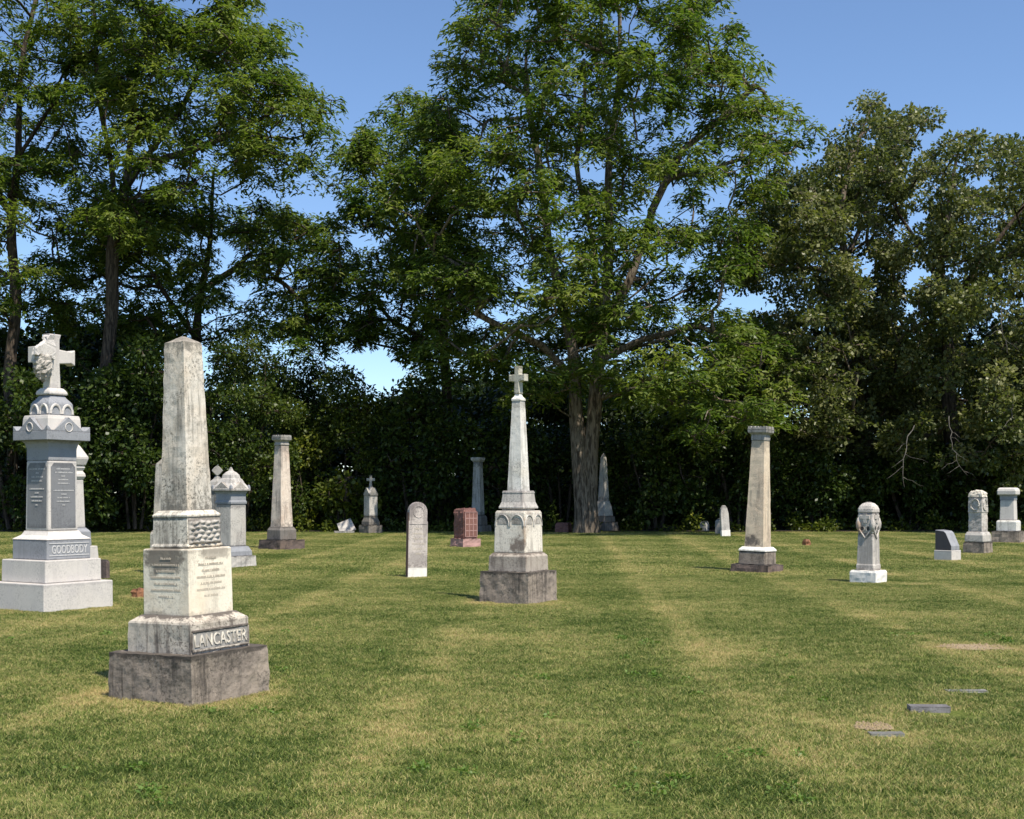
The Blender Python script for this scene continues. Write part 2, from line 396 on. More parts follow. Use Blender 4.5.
def part(name, parent, mat, secs, bevel=.008, rough=None, asp=1.0, ground=False, n=4):
    bm = bmesh.new()
    secs = list(secs)
    if ground: secs = [(-.12, secs[0][1])] + secs
    loft(bm, secs, asp, n)
    if rough: roughen(bm, *rough)
    if ground: FSQ.append((parent, secs[0][1], asp))
    return obj(name, bm, mat, parent, 0 if rough else bevel)

def cross_pts(w, h, z0, arm_z, arm_w, arm_half, flare=1.25):
    """latin cross outline; w = shaft half width, arm_w = arm half height"""
    f = flare
    return [(-w * 1.25, z0), (w * 1.25, z0), (w, arm_z - arm_w * 1.25), (arm_half * .8, arm_z - arm_w), (arm_half, arm_z - arm_w * f),
            (arm_half, arm_z + arm_w * f), (arm_half * .8, arm_z + arm_w), (w, arm_z + arm_w * 1.2), (w, h - arm_w * .9), (w * f, h),
            (-w * f, h), (-w, h - arm_w * .9), (-w, arm_z + arm_w * 1.2), (-arm_half * .8, arm_z + arm_w), (-arm_half, arm_z + arm_w * f),
            (-arm_half, arm_z - arm_w * f), (-arm_half * .8, arm_z - arm_w), (-w, arm_z - arm_w * 1.25)]

rnd = random.Random(3)
# ================================================================== A  big grey cross monument (left edge)
p = Px(51.8, 608, 38); p.c *= 1.045; A = monument('cross_monument', 'tall pale grey granite monument with stepped base, lettered block and draped stone cross', 'monument', p)
S = p.secs
part('base_step', A, M['granite'], [(0, .575), (p.z(580.7), .573)], .015, ground=True)
z0 = p.z(580.7); z1 = p.z(558.5)
part('base_step', A, M['granite'], [(z0, .465), (z1, .462)], .015)
zb = p.z(539)
part('name_block', A, M['granite_mid'], [(z1, .362), (zb, .362)], .012)
part('ledge', A, M['granite'], [(zb, .368), (zb + .012, .36), (zb + .06, .285), (zb + .10, .262), (p.z(530.5), .255)], .006)
zd = p.z(530.5); zt = p.z(461)
hd0, hd1 = p.hw(27.3, 78), p.hw(28.5, 77)
part('die', A, M['granite'], [(zd, hd0), (zt, hd1)], .02)
for side in ('front', 'left'):
    bm = bmesh.new(); w_ = hd0 * .82
    def pt(x, z, o): 
        hh_ = hd0 + (hd1 - hd0) * (z - zd) / (zt - zd)
        return (x, -hh_ - o, z)
    za, zc = zd + .04, zt - .03
    out = [(-w_, za), (w_, za), (w_, zc - .06), (w_ - .05, zc), (-w_ + .05, zc), (-w_, zc - .06)]
    a = [bm.verts.new(pt(x, z, .004)) for x, z in out]; b = [bm.verts.new(pt(x, z, -.01)) for x, z in out]
    bm.faces.new(a); bm.faces.new(b[::-1])
    for i in range(6): bm.faces.new((a[i], b[i], b[(i + 1) % 6], a[(i + 1) % 6]))
    if side == 'left': bm.transform(Matrix.Rotation(-math.pi / 2, 4, 'Z'))
    pn = obj('inscription_panel', bm, M['panel'], A)
    inscription('lettering', pn, M['letter_lite'], w_, zd + .33, zt - .085, hd0 + .0055, side,
                [.55, .75, .15, .4, .5, 0, .8, .2, .5, .55, .12] if side == 'front' else [.8, .15, .6, .55, 0, .75, .2, .6, .5, .1], rnd, taper=(hd1 - hd0))
part('frieze', A, M['granite_mid'], [(zt, hd1 * .985), (p.z(450), hd1 * .985), (p.z(448), hd1 * 1.0), (p.z(444), hd1 * 1.06), (p.z(441), hd1 * 1.22)], .004)
hc = p.hw(15.3, 89.5); zc0, zc1 = p.z(441), p.z(432)
cp = part('cornice', A, M['granite_mid'], [(zc0, hc), (zc1, hc)], .008)
def gable(b2):
    extrude(b2, [(-hc, zc1 + .001), (hc, zc1 + .001), (hc, zc1 + .075), (hc * .80, zc1 + .012), (hc * .66, zc1 + .012), (0, zc1 + .19), (-hc * .66, zc1 + .012), (-hc * .80, zc1 + .012), (-hc, zc1 + .075)], -hc + .001, -hc + .075)
bm = bmesh.new()
def gable_mitre(b2):
    extrude(b2, [(-hc * .985, zc1 + .001), (hc * .985, zc1 + .001), (hc * .985, zc1 + .07), (hc * .80, zc1 + .012), (hc * .66, zc1 + .012), (0, zc1 + .19), (-hc * .66, zc1 + .012), (-hc * .80, zc1 + .012), (-hc * .985, zc1 + .07)], -hc + .002, -hc + .075)
    # mitre the ends so the four sides do not overlap
    for v in b2.verts:
        if v.co.y > -hc + .05: v.co.x *= (hc - .075) / hc
bm.free(); face_parts('gable', gable_mitre, M['granite_mid'], cp)
def roundel(b2):
    pts = [(.06 * math.cos(t), -hc - .001, zc1 + .055 + .06 * math.sin(t)) for t in np.linspace(0, 2 * math.pi, 15)]
    tube(b2, pts, .007, 5)
face_parts('roundel', roundel, M['granite'], cp)
zr = p.z(416)
part('roof', A, M['granite'], [(zc1 + .002, hc - .08), (zr - .05, p.hw(24, 79.5)), (zr, p.hw(25.6, 78.6))], .012)
z2 = p.z(402)
part('arched_block', A, M['granite_mid'], [(zr, p.hw(31, 74)), (z2 - .03, p.hw(32, 73)), (z2, p.hw(34, 71)), (z2 + .05, p.hw(38, 67)), (z2 + .09, p.hw(40, 65))], .015)
ha = p.hw(31.5, 73.5)
for cx in (-ha * .48, ha * .48):
    face_parts('arch_moulding', lambda b2: tube(b2, [(cx + ha * .40 * math.cos(t), -ha - .002, zr + .02 + ha * .62 * math.sin(t)) for t in np.linspace(0, math.pi, 9)], .018, 6), M['granite'], A)
zx = z2 + .09
part('cross_foot', A, M['granite'], [(zx, .155), (zx + .05, .15), (zx + .10, .11)], .02)
bm = bmesh.new(); extrude(bm, cross_pts(.070, p.z(334.5), zx + .095, p.z(356.5), .080, .33, 1.4), -.08, .08)
cr = obj('cross', bm, M['granite'], A, .012)
# stone wreath and cloth hung over the near arm of the cross
bm = bmesh.new()
cz = p.z(352)
loft_ = [(cz - .43, .03), (cz - .36, .09), (cz - .27, .14), (cz - .16, .155), (cz - .07, .13), (cz - .02, .07), (cz + .02, .04)]
bm = bmesh.new(); loft(bm, loft_, .8, 8)
roughen(bm, .03, .034, 20, 3); bm.transform(Matrix.Translation((-.205, -.075, 0))); obj('wreath', bm, M['carved'], A)
bm = bmesh.new()
extrude(bm, [(-.38, cz - .07), (-.36, cz + .02), (-.27, cz + .07), (-.20, cz + .14), (-.21, cz + .19), (-.08, cz + .22), (-.06, cz + .04), (-.07, cz - .12), (-.18, cz - .10), (-.27, cz - .06)], -.155, -.079)
roughen(bm, .035, .024, 14, 5); obj('stone_drape', bm, M['granite'], A)
hb = .362
lettering('lettering', 'GOODBODY', A, M['letter_lite'], hb * 1.62, .115, (0.01, -hb - .001, (z1 + zb) / 2 + .005), .009, 'front', .01)
bm = bmesh.new()
for zz in (-1, 1): box(bm, -hb * .90, hb * .92, -hb - .006, -hb + .01, (z1 + zb) / 2 + .005 + zz * .082 - .006, (z1 + zb) / 2 + .005 + zz * .082 + .006)
obj('name_border', bm, M['letter_lite'], A)
FOOT.append((p.loc.x, p.loc.y, .85, .5))

# ================================================================== D  lancaster obelisk
p = Px(190.5, 695.5, 46); D = monument('obelisk_monument', 'tall weathered marble obelisk leaning left on a stained block base, nearest the viewer', 'monument', p, tilt=-1.2)
hp = p.hw(109.5, 271)
part('plinth', D, M['plinth'], [(0, hp), (p.z(648), hp * .985)], rough=(.03, .009, 9, 1), ground=True)
zp = p.z(649); zn = p.z(620); hn = p.hw(128.5, 250)
part('name_block', D, M['nameblock'], [(zp - .01, hn), (zn, hn * .99), (zn + .015, hn * .97), (p.z(612.5), p.hw(141, 237))], rough=(.04, .005, 11, 2))
zd = p.z(612.5); zt = p.z(547.5); hd = p.hw(143.7, 233.6)
part('die', D, M['marble_die'], [(zd - .005, hd), (zt - .012, hd * .985), (zt - .002, hd * .965), (zt, hd * .93)], .008)
hk = p.hw(152.5, 222); zk = p.z(517)
part('cap_block', D, M['marble'], [(zt, hk * .97), (zt + .008, hk * .97), (zt + .009, hk * 1.03), (zt + .022, hk * 1.03), (zt + .035, hk * .985), (zk, hk * .96)], .01)
part('moulding', D, M['marble'], [(zk, hk * .99), (zk + .02, hk * 1.0), (zk + .035, hk * .90), (zk + .045, hk * .86), (p.z(509.8), hk * .80)], .006)
zs, ze = p.z(509.8), p.z(343)
hs0, hs1 = p.hw(160, 211.4), p.hw(163, 200)
bm = bmesh.new(); loft(bm, [(zs, hs0), (ze, hs1), (p.z(336.6), .01)]); roughen(bm, .05, .004, 14, 3)
obj('shaft', bm, M['marble_shaft'], D)
# leaf carving on the right face of the cap block
bm = bmesh.new(); nx, nz = 26, 22; g = []
for j in range(nz + 1):
    row = []
    for i in range(nx + 1):
        x = (i / nx - .5) * 2 * hk * .93; z = zt + .03 + (zk - zt - .045) * j / nz
        wv = math.sin(i * .62 + 1.6 * math.sin(j * .45)) * math.sin(j * .75 + .5 * math.sin(i * .5))
        ed = min(1, min(i, nx - i, j, nz - j) / 2)
        row.append(bm.verts.new((x, -hk * .985 - .004 - .024 * ed * abs(wv) - .008 * ed * abs(mnoise.noise((x * 40, z * 40, 1))), z)))
    g.append(row)
for j in range(nz):
    for i in range(nx): bm.faces.new((g[j][i], g[j][i + 1], g[j + 1][i + 1], g[j + 1][i]))
ring = [g[0][i] for i in range(nx + 1)] + [g[j][nx] for j in range(1, nz + 1)] + [g[nz][i] for i in range(nx - 1, -1, -1)] + [g[j][0] for j in range(nz - 1, 0, -1)]
bk = [bm.verts.new((v.co.x, -hk * .90, v.co.z)) for v in ring]
for i in range(len(ring)): bm.faces.new((ring[i], bk[i], bk[(i + 1) % len(bk)], ring[(i + 1) % len(ring)]))
bm.faces.new(bk); obj('leaf_carving', bm, M['carved'], D, smooth=True)
bm = bmesh.new(); box(bm, -hn * .945, hn * .945, -hn - .0035, -hn + .01, (zp + zn) / 2 - .078, (zp + zn) / 2 + .054); obj('name_panel', bm, M['grey_stone'], D)
lettering('lettering', 'LANCASTER', D, M['marble'], hn * 1.76, .092, (0, -hn - .004, (zp + zn) / 2 - .012), .012, 'front', .0)
bm = bmesh.new(); zm = (zp + zn) / 2 - .012
for zz in (-1, 1): box(bm, -hn * .95, hn * .95, -hn - .010, -hn + .01, zm + zz * .075 - .008, zm + zz * .075 + .008)
for xx in (-1, 1): box(bm, hn * .95 * xx - .008, hn * .95 * xx + .008, -hn - .009, -hn + .01, zm - .066, zm + .066)
obj('name_border', bm, M['nameblock'], D, .004)
for side in ('front', 'left'):
    inscription('lettering', D, M['inscription'], hd * .8, zd + .12, zt - .05, hd * .994 + .0005, side, [.3, .7, .5, .8, .6, .8, .4], rnd)
FOOT.append((p.loc.x, p.loc.y, .78, .7))

# ================================================================== Q  centre obelisk with cross
p = Px(518.5, 602, 59); Q = monument('cross_obelisk', 'slender white marble obelisk topped by a small cross, on a brown stone block', 'monument', p)
hp = p.hw(479.5, 557.3)
part('plinth', Q, M['plinth'], [(0, hp), (p.z(570.5), hp * .98)], rough=(.035, .010, 9, 5), ground=True)
z0 = p.z(570.8); hn = p.hw(488.3, 548.6)
part('name_block', Q, M['q_block'], [(z0, hn), (p.z(556), hn * .98), (p.z(555), hn * .96), (p.z(552.3), p.hw(493, 544))], .01)
zd, zg = p.z(552.3), p.z(513); hd = p.hw(494, 543.3)
part('die', Q, M['white_die'], [(zd, hd), (zg, hd * .955), (p.z(510.5), hd * .90)], .012)
for cx in (-hd * .47, hd * .47):
    face_parts('arch_moulding', lambda b2: tube(b2, [(cx + hd * .43 * math.cos(t), -hd * .966, zg - .19 + .165 * math.sin(t) ** .8) for t in np.linspace(0, math.pi, 11)], .012, 6), M['grey_marble'], Q)
    face_parts('arch_recess', lambda b2: extrude(b2, [(cx + hd * .30 * math.cos(t), zg - .16 + .10 * math.sin(t)) for t in np.linspace(0, math.pi, 9)], -hd * .962 - .004, -hd * .9), M['carved'], Q)
part('moulded_cap', Q, M['grey_marble'], [(p.z(511), p.hw(503, 536)), (p.z(508.6), p.hw(503, 536)), (p.z(508.5), p.hw(499.5, 539.3)), (p.z(507), p.hw(499.5, 539.3)), (p.z(505.5), p.hw(500.5, 538.5)), (p.z(502), p.hw(502.3, 536.7)),
      (p.z(494), p.hw(503.4, 535.4)), (p.z(492.5), p.hw(502.9, 536)), (p.z(490.7), p.hw(504, 535))], .006)
bm = bmesh.new(); loft(bm, [(p.z(490.7), p.hw(509.3, 531.6)), (p.z(401), p.hw(515.6, 528.4))]); roughen(bm, .08, .003, 10, 9)
obj('shaft', bm, M['white'], Q)
part('shaft_cap', Q, M['white'], [(p.z(401), p.hw(514.8, 529.2)), (p.z(399), p.hw(514.8, 529.2)), (p.z(396.5), p.hw(517.5, 526.5)), (p.z(393), p.hw(519, 525))], .004)
bm = bmesh.new(); extrude(bm, cross_pts(.038, p.z(366.3), p.z(394), p.z(378), .044, .140, 1.2), -.05, .05)
bm.transform(Matrix.Rotation(-math.pi / 2, 4, 'Z') @ Matrix.Rotation(R(-6), 4, 'Z'))
obj('cross', bm, M['q_cross'], Q, .008)
lettering('lettering', 'CANNON', Q, M['nameblock'], .01, .001, (0, 0, .3), .001) if False else None
for side in ('front', 'left'):
    inscription('lettering', Q, M['inscription'], hd * .72, zd + .08, zg - .18, hd * .985, side, [.3, .8, .7, .5, .8, .6], rnd, taper=-hd * .028)
FOOT.append((p.loc.x, p.loc.y, .72, .5))

# ================================================================== columns
def scallops(b2, h, z, n=4, r=.05):
    rr = h / n; pts = [(h - .002, z - .004), (-h + .002, z - .004)]
    for i in range(n):
        cx = -h + (i + .5) * 2 * rr
        pts += [(cx - rr * .97 * math.cos(t), z + .008 + rr * 1.25 * math.sin(t)) for t in np.linspace(0.02, math.pi - .02, 8)]
    extrude(b2, pts, -h + .002, -h + 1.6 * rr)
    for v in b2.verts:
        if v.co.y > -h + .02: v.co.x *= (h - 1.6 * rr) / h

p = Px(757, 571.8, 66.5); T = monument('column_monument', 'tan tapering square column with scalloped cap, standing alone on the right lawn', 'monument', p, tilt=1.6)
part('plinth', T, M['dark_base'], [(0, p.hw(729.5, 784)), (p.z(564), p.hw(729.5, 784) * .98)], rough=(.1, .03, 6, 2), ground=True)
part('base_block', T, M['plinth'], [(p.z(564.5), p.hw(737.4, 775.8)), (p.z(551), p.hw(738, 775.4))], .02)
part('ledge', T, M['white'], [(p.z(551), p.hw(737, 776)), (p.z(549.3), p.hw(737.3, 775.7)), (p.z(546.5), p.hw(742, 773))], .008)
bm = bmesh.new(); loft(bm, [(p.z(546.5), p.hw(744.4, 771)), (p.z(440.8), p.hw(751.4, 769.2))]); roughen(bm, .09, .005, 8, 4); obj('shaft', bm, M['tan'], T)
cpm = part('capital', T, M['grey_stone'], [(p.z(440.8), p.hw(751, 770)), (p.z(438), p.hw(750.6, 770)), (p.z(435), p.hw(751, 769.8)), (p.z(432.8), p.hw(748, 774.2)), (p.z(429.3), p.hw(747.5, 774.7))], .006)
h_ = p.hw(747.7, 774.5); face_parts('scalloped_rim', lambda b2: scallops(b2, h_ * .985, p.z(429.3), 5), M['grey_stone'], cpm)
FOOT.append((p.loc.x, p.loc.y, .7, .3))

p = Px(281.7, 549.3, 40); I = monument('column_monument', 'pinkish white square column with scalloped cap on dark brown block, before the left shrubs', 'monument', p)
part('plinth', I, M['dark_base'], [(0, p.hw(258, 305)), (p.z(539.5), p.hw(258.5, 304.5))], rough=(.12, .025, 5, 7), ground=True)
part('base_block', I, M['dark_grey'], [(p.z(539.7), p.hw(266.4, 296.7)), (p.z(530), p.hw(266.8, 296.4)), (p.z(526.6), p.hw(269.5, 294))], .02)
bm = bmesh.new(); loft(bm, [(p.z(526.6), p.hw(270.7, 292.8)), (p.z(446), p.hw(276.8, 290.8))]); roughen(bm, .1, .005, 8, 5); obj('shaft', bm, M['pinkish'], I)
cpm = part('capital', I, M['grey_stone'], [(p.z(446), p.hw(277, 290.6)), (p.z(444.8), p.hw(276, 291.6)), (p.z(442), p.hw(277, 290.6)), (p.z(440), p.hw(273.8, 293.6)), (p.z(437.5), p.hw(273.4, 294))], .006)
h_ = p.hw(273.6, 293.8); face_parts('scalloped_rim', lambda b2: scallops(b2, h_ * .985, p.z(437.5), 4), M['grey_stone'], cpm)
FOOT.append((p.loc.x, p.loc.y, .95, .3))

p = Px(478, 532.0, 60); O = monument('column_monument', 'dull grey tapering column with flat cap, in the shade behind the red stone', 'monument', p)
part('plinth', O, M['dark_grey'], [(0, p.hw(464.5, 491.5)), (p.z(525), p.hw(465, 491))], rough=(.15, .03, 5, 8), ground=True)
part('base_block', O, M['dark_grey'], [(p.z(525.2), p.hw(468.5, 488)), (p.z(517.5), p.hw(469, 487.5)), (p.z(514.8), p.hw(470.5, 485.5))], .02)
part('shaft', O, M['shadow_stone'], [(p.z(514.8), p.hw(471, 484.5)), (p.z(462), p.hw(472.8, 482.3))], .02)
part('capital', O, M['shadow_stone'], [(p.z(462), p.hw(472.5, 482.6)), (p.z(460), p.hw(470.2, 484.8)), (p.z(457.3), p.hw(470, 485))], .015)

p = Px(603.5, 531.2, 50); Rr = monument('obelisk_monument', 'grey pointed obelisk half hidden behind the thick tree trunk', 'monument', p)
part('plinth', Rr, M['dark_grey'], [(0, p.hw(586, 616)), (p.z(522), p.hw(586.5, 615.5))], rough=(.15, .03, 5, 9), ground=True)
part('base_block', Rr, M['dark_grey'], [(p.z(522), p.hw(588.5, 612.5)), (p.z(516), p.hw(589, 612))], .02)
part('die', Rr, M['grey_marble'], [(p.z(516), p.hw(590.5, 610.5)), (p.z(508), p.hw(591.5, 609)), (p.z(503), p.hw(593.5, 607.5)), (p.z(500), p.hw(594.5, 606))], .02)
part('shaft', Rr, M['grey_marble'], [(p.z(500), p.hw(594.5, 606)), (p.z(458), p.hw(597.3, 603.6)), (p.z(453), p.hw(600, 601))], .01)

# ================================================================== B  gabled monument behind A
p = Px(70, 566, 45); B = monument('gabled_monument', 'grey gabled monument mostly hidden behind the big cross monument', 'monument', p)
part('base_step', B, M['granite'], [(0, p.hw(40, 100)), (p.z(546), p.hw(42, 98))], .02, ground=True)
part('base_block', B, M['granite_mid'], [(p.z(546), p.hw(48, 92)), (p.z(531.5), p.hw(49, 91)), (p.z(527.5), p.hw(54, 86))], .015)
part('die', B, M['granite'], [(p.z(527.5), p.hw(54.5, 85.5)), (p.z(480), p.hw(56.5, 83.5))], .015)
part('moulding', B, M['granite'], [(p.z(480), p.hw(57, 83)), (p.z(476.5), p.hw(54, 86)), (p.z(474), p.hw(54.5, 85.5)), (p.z(471), p.hw(57, 83)), (p.z(467.5), p.hw(54.5, 85.5)), (p.z(465.5), p.hw(56, 84))], .01)
bm = bmesh.new(); he = p.hw(51, 89)
loft(bm, [(p.z(465.5), he * .85), (p.z(459), he), (p.z(457), he), (p.z(447), he * .60), (p.z(438), he * .12)])
obj('gabled_roof', bm, M['granite'], B, .02)
# C small dark stone beside A
p = Px(104, 579, 45); C_ = monument('footstone', 'small thin dark stone standing behind the granite steps of the cross monument', 'gravestone', p)
part('tablet', C_, M['dark_base'], [(0, .045), (p.z(562), .043), (p.z(559.5), .03)], .01, ground=True, asp=2.4)
# E obelisk behind D
p = Px(163, 574, 46); E_ = monument('obelisk_monument', 'grey stone obelisk peeping out behind the leaning marble obelisk', 'monument', p)
part('plinth', E_, M['plinth'], [(0, p.hw(147, 181)), (p.z(560), p.hw(147.5, 180.5))], .02, ground=True)
part('die', E_, M['marble'], [(p.z(560), p.hw(150, 177)), (p.z(533), p.hw(150.5, 176.5)), (p.z(530), p.hw(152.5, 174))], .012)
part('shaft', E_, M['marble_shaft'], [(p.z(530), p.hw(153, 173.5)), (p.z(464), p.hw(155.3, 170.5)), (p.z(458.5), p.hw(162, 164))], .012)
# F small brown stone
p = Px(139, 597, 40); f_ = bmesh.new(); loft(f_, [(-.06, .105), (.08, .10), (.135, .075)], .8); roughen(f_, .04, .03, 12, 4)
fo = obj('fieldstone', f_, M['rust']); fo.location = p.loc; fo.rotation_euler.z = p.yaw
tag(fo, 'small brown rough stone in a dry patch beside the leaning obelisk', 'stone'); FOOT.append((p.loc.x, p.loc.y, .35, 1.0))

# ================================================================== G and H, grey pedestal monuments
p = Px(231, 567, 45); G = monument('pedestal_monument', 'pale grey pedestal monument with gabled domed roof, right of the leaning obelisk', 'monument', p)
part('base_step', G, M['grey_marble'], [(0, p.hw(205.5, 256.5)), (p.z(555.5), p.hw(206, 256))], rough=(.1, .02, 6, 3), ground=True)
part('base_block', G, M['granite_mid'], [(p.z(555.5), p.hw(209.5, 252.7)), (p.z(551), p.hw(210, 252.4)), (p.z(546), p.hw(213.5, 248.5))], .012)
hd = p.hw(215, 246)
part('die', G, M['grey_marble'], [(p.z(546), hd), (p.z(504), hd * .97)], .02)
part('frieze', G, M['granite_mid'], [(p.z(504), hd * 1.03), (p.z(501.5), hd * 1.04), (p.z(500.5), hd * .97), (p.z(494), hd * .97), (p.z(491), hd * 1.12)], .006)
hc = p.hw(211.3, 250.6)
cpm = part('roof', G, M['grey_marble'], [(p.z(491), hc), (p.z(488.5), hc), (p.z(487.8), hc * .93), (p.z(483), hc * .70), (p.z(479), hc * .58), (p.z(478.6), hc * .50), (p.z(475), hc * .44), (p.z(472.5), hc * .30), (p.z(470.8), hc * .14), (p.z(469), hc * .10), (p.z(467), hc * .05)], .01)
zc1 = p.z(488.5)
def gb(b2):
    extrude(b2, [(-hc * .72, zc1 + .002), (hc * .72, zc1 + .002), (0, zc1 + .14)], -hc + .004, -hc * .55)
face_parts('gable', gb, M['carved'], cpm, .006)
face_parts('eave_knob', lambda b2: loft(b2, [(zc1, hc * .1), (zc1 + .05, hc * .08), (zc1 + .08, hc * .03)]) or b2.transform(Matrix.Translation((-hc * .9, -hc * .9, 0))), M['granite_mid'], cpm)
FOOT.append((p.loc.x, p.loc.y, .75, .3))

p = Px(217.3, 559, 45); Hm = monument('finial_monument', 'dark grey monument with diamond shaped finial, behind the gabled pedestal monument', 'monument', p)
part('base_step', Hm, M['grey_stone'], [(0, p.hw(201, 233)), (p.z(548), p.hw(202, 232))], .015, ground=True)
part('die', Hm, M['grey_stone'], [(p.z(548), p.hw(207, 228)), (p.z(490), p.hw(208.5, 226.5))], .015)
part('capital', Hm, M['grey_stone'], [(p.z(490), p.hw(208, 227)), (p.z(486.5), p.hw(206, 229)), (p.z(482), p.hw(209, 226)), (p.z(479), p.hw(213, 221.5)), (p.z(475), p.hw(215.5, 219))], .01)
bm = bmesh.new(); q = 5.6 / p.s; zc = p.z(470.6)
extrude(bm, [(q * math.cos(t) * (1 if i % 2 == 0 else .78), zc + q * math.sin(t) * (1 if i % 2 == 0 else .78)) for i, t in enumerate(np.linspace(0, 2 * math.pi, 9)[:-1])], -.06, .06)
bm.transform(Matrix.Rotation(-math.pi / 4, 4, 'Z')); fn = obj('diamond_finial', bm, M['grey_stone'], Hm, .015)

# ================================================================== J, K, M, N
p = Px(347, 533, 20); J = empty('fallen_tablet', p.loc); tag(J, 'small white stone tablet leaning far over at the edge of the shrubs', 'gravestone')
J.rotation_euler = (0, 0, R(8))
bm = bmesh.new(); extrude(bm, [(-.30, 0), (.33, 0), (.30, .56), (-.28, .56)], -.05, .05); roughen(bm, .12, .012, 8, 2)
bm.transform(Matrix.Translation((.05, .12, 0)) @ Matrix.Rotation(R(-22), 4, 'Y') @ Matrix.Rotation(R(-32), 4, 'X'))
obj('tablet', bm, M['grey_marble'], J, .01)
bm = bmesh.new(); box(bm, -.50, .28, -.22, .30, -.1, .085); roughen(bm, .15, .02, 6, 3); obj('base', bm, M['grey_stone'], J)

p = Px(370.7, 533.2, 35); K = monument('gothic_monument', 'small white gothic monument with gabled top and cross on dark base, among the shrubs', 'monument', p)
part('plinth', K, M['dark_grey'], [(0, p.hw(358.7, 382.6)), (p.z(525), p.hw(359, 382))], rough=(.15, .025, 5, 3), ground=True)
part('base_block', K, M['dark_grey'], [(p.z(525), p.hw(361.8, 380.6)), (p.z(521.5), p.hw(362, 380.3)), (p.z(518), p.hw(364, 378.5)), (p.z(516), p.hw(364.3, 378.2))], .02)
hd = p.hw(364.3, 378.3); zt = p.z(494)
part('die', K, M['grey_marble'], [(p.z(516), hd), (zt, hd * .97), (p.z(487.5), hd * .35), (p.z(485.5), hd * .22)], .015)
face_parts('gable', lambda b2: extrude(b2, [(-hd * .95, zt - .06), (hd * .95, zt - .06), (hd * .95, zt), (0, zt + .26), (-hd * .95, zt)], -hd - .02, -hd * .72), M['grey_stone'], K)
bm = bmesh.new(); extrude(bm, cross_pts(.045, p.z(475.3), p.z(486.5), p.z(479.5), .05, .16, 1.3), -.05, .05)
bm.transform(Matrix.Rotation(p.az - R(35) + R(10), 4, 'Z')); obj('cross', bm, M['grey_stone'], K, .01)

p = Px(416.3, 577.5, 23); Mm = monument('arched_headstone', 'tall thin round topped marble headstone with a clean white foot', 'gravestone', p, tilt=1.0)
hw_ = 20.2 / p.s * math.cos(p.az) / math.cos(R(16)) / 2 * .985; th = .055; zt = p.z(502)
r_ = hw_
sh = [(-hw_, p.z(567.5)), (hw_, p.z(567.5)), (hw_, p.z(522)), (hw_ * .93, p.z(520.5)), (hw_ * .94, zt - r_ * .97)]
sh += [(hw_ * .94 * math.cos(t), zt - r_ * .94 + r_ * .94 * math.sin(t)) for t in np.linspace(.2, math.pi - .2, 13)]
sh += [(-hw_ * .94, zt - r_ * .97), (-hw_ * .93, p.z(520.5)), (-hw_, p.z(522))]
bm = bmesh.new(); extrude(bm, sh, -th, th); me_ = obj('tablet', bm, M['slab'], Mm, .006)
bm = bmesh.new(); box(bm, -hw_ * 1.0, hw_ * 1.0, -th * 1.02, th * 1.02, -.12, p.z(567.5)); obj('foot', bm, M['new_white'], Mm, .006)
bm = bmesh.new(); box(bm, -hw_ - .004, -hw_ + .004, -th * .9, th * .9, .02, zt - r_); obj('shaded_edge', bm, M['slab_edge'], Mm)  # thin strip that paints the left side in shade
bm = bmesh.new()
tube(bm, [(hw_ * .55 * math.cos(t), -th - .001, zt - r_ * .95 + hw_ * .55 * math.sin(t)) for t in np.linspace(0, 2 * math.pi, 17)], .008, 5)
tube(bm, [(-hw_ * .9, -th - .001, p.z(524)), (hw_ * .9, -th - .001, p.z(524))], .006, 5); obj('carved_roundel', bm, M['slab'], Mm)
inscription('lettering', Mm, M['inscription'], hw_ * .8, p.z(556), p.z(526), th + .001, 'front', [.5, .8, .6, .8, .7, .4], rnd)
FOOT.append((p.loc.x, p.loc.y, .4, .2))

p = Px(465.5, 547, 36); Nn = monument('granite_headstone', 'squat red granite headstone with rough sides and a squared panel, on pink base', 'gravestone', p)
part('base', Nn, M['red_base'], [(0, p.hw(449, 480.5)), (p.z(538.2), p.hw(449.5, 480))], rough=(.1, .022, 7, 2), ground=True)
hd = p.hw(454, 477.5)
part('die', Nn, M['red_granite'], [(p.z(538.2), hd), (p.z(513), hd), (p.z(510), hd * .95), (p.z(508.3), hd * .80)], rough=(.07, .03, 8, 4))
bm = bmesh.new(); za, zb = p.z(536.5), p.z(512); e = .045
for i in range(4): xx = -hd * .85 + i * hd * .85 * 2 / 3; box(bm, xx - .012, xx + .012, -hd - e, -hd + .06, za, zb)
for j in range(5): zz = za + (zb - za) * j / 4; box(bm, -hd * .84, hd * .84, -hd - e + .004, -hd + .05, zz - .012, zz + .012)
obj('panel_grid', bm, M['red_base'], Nn)
bm = bmesh.new(); box(bm, -hd * .9, hd * .9, -hd - e + .007, -hd + .05, za - .02, zb + .02); obj('face_panel', bm, M['red_granite'], Nn, .01)
FOOT.append((p.loc.x, p.loc.y, .6, .3))

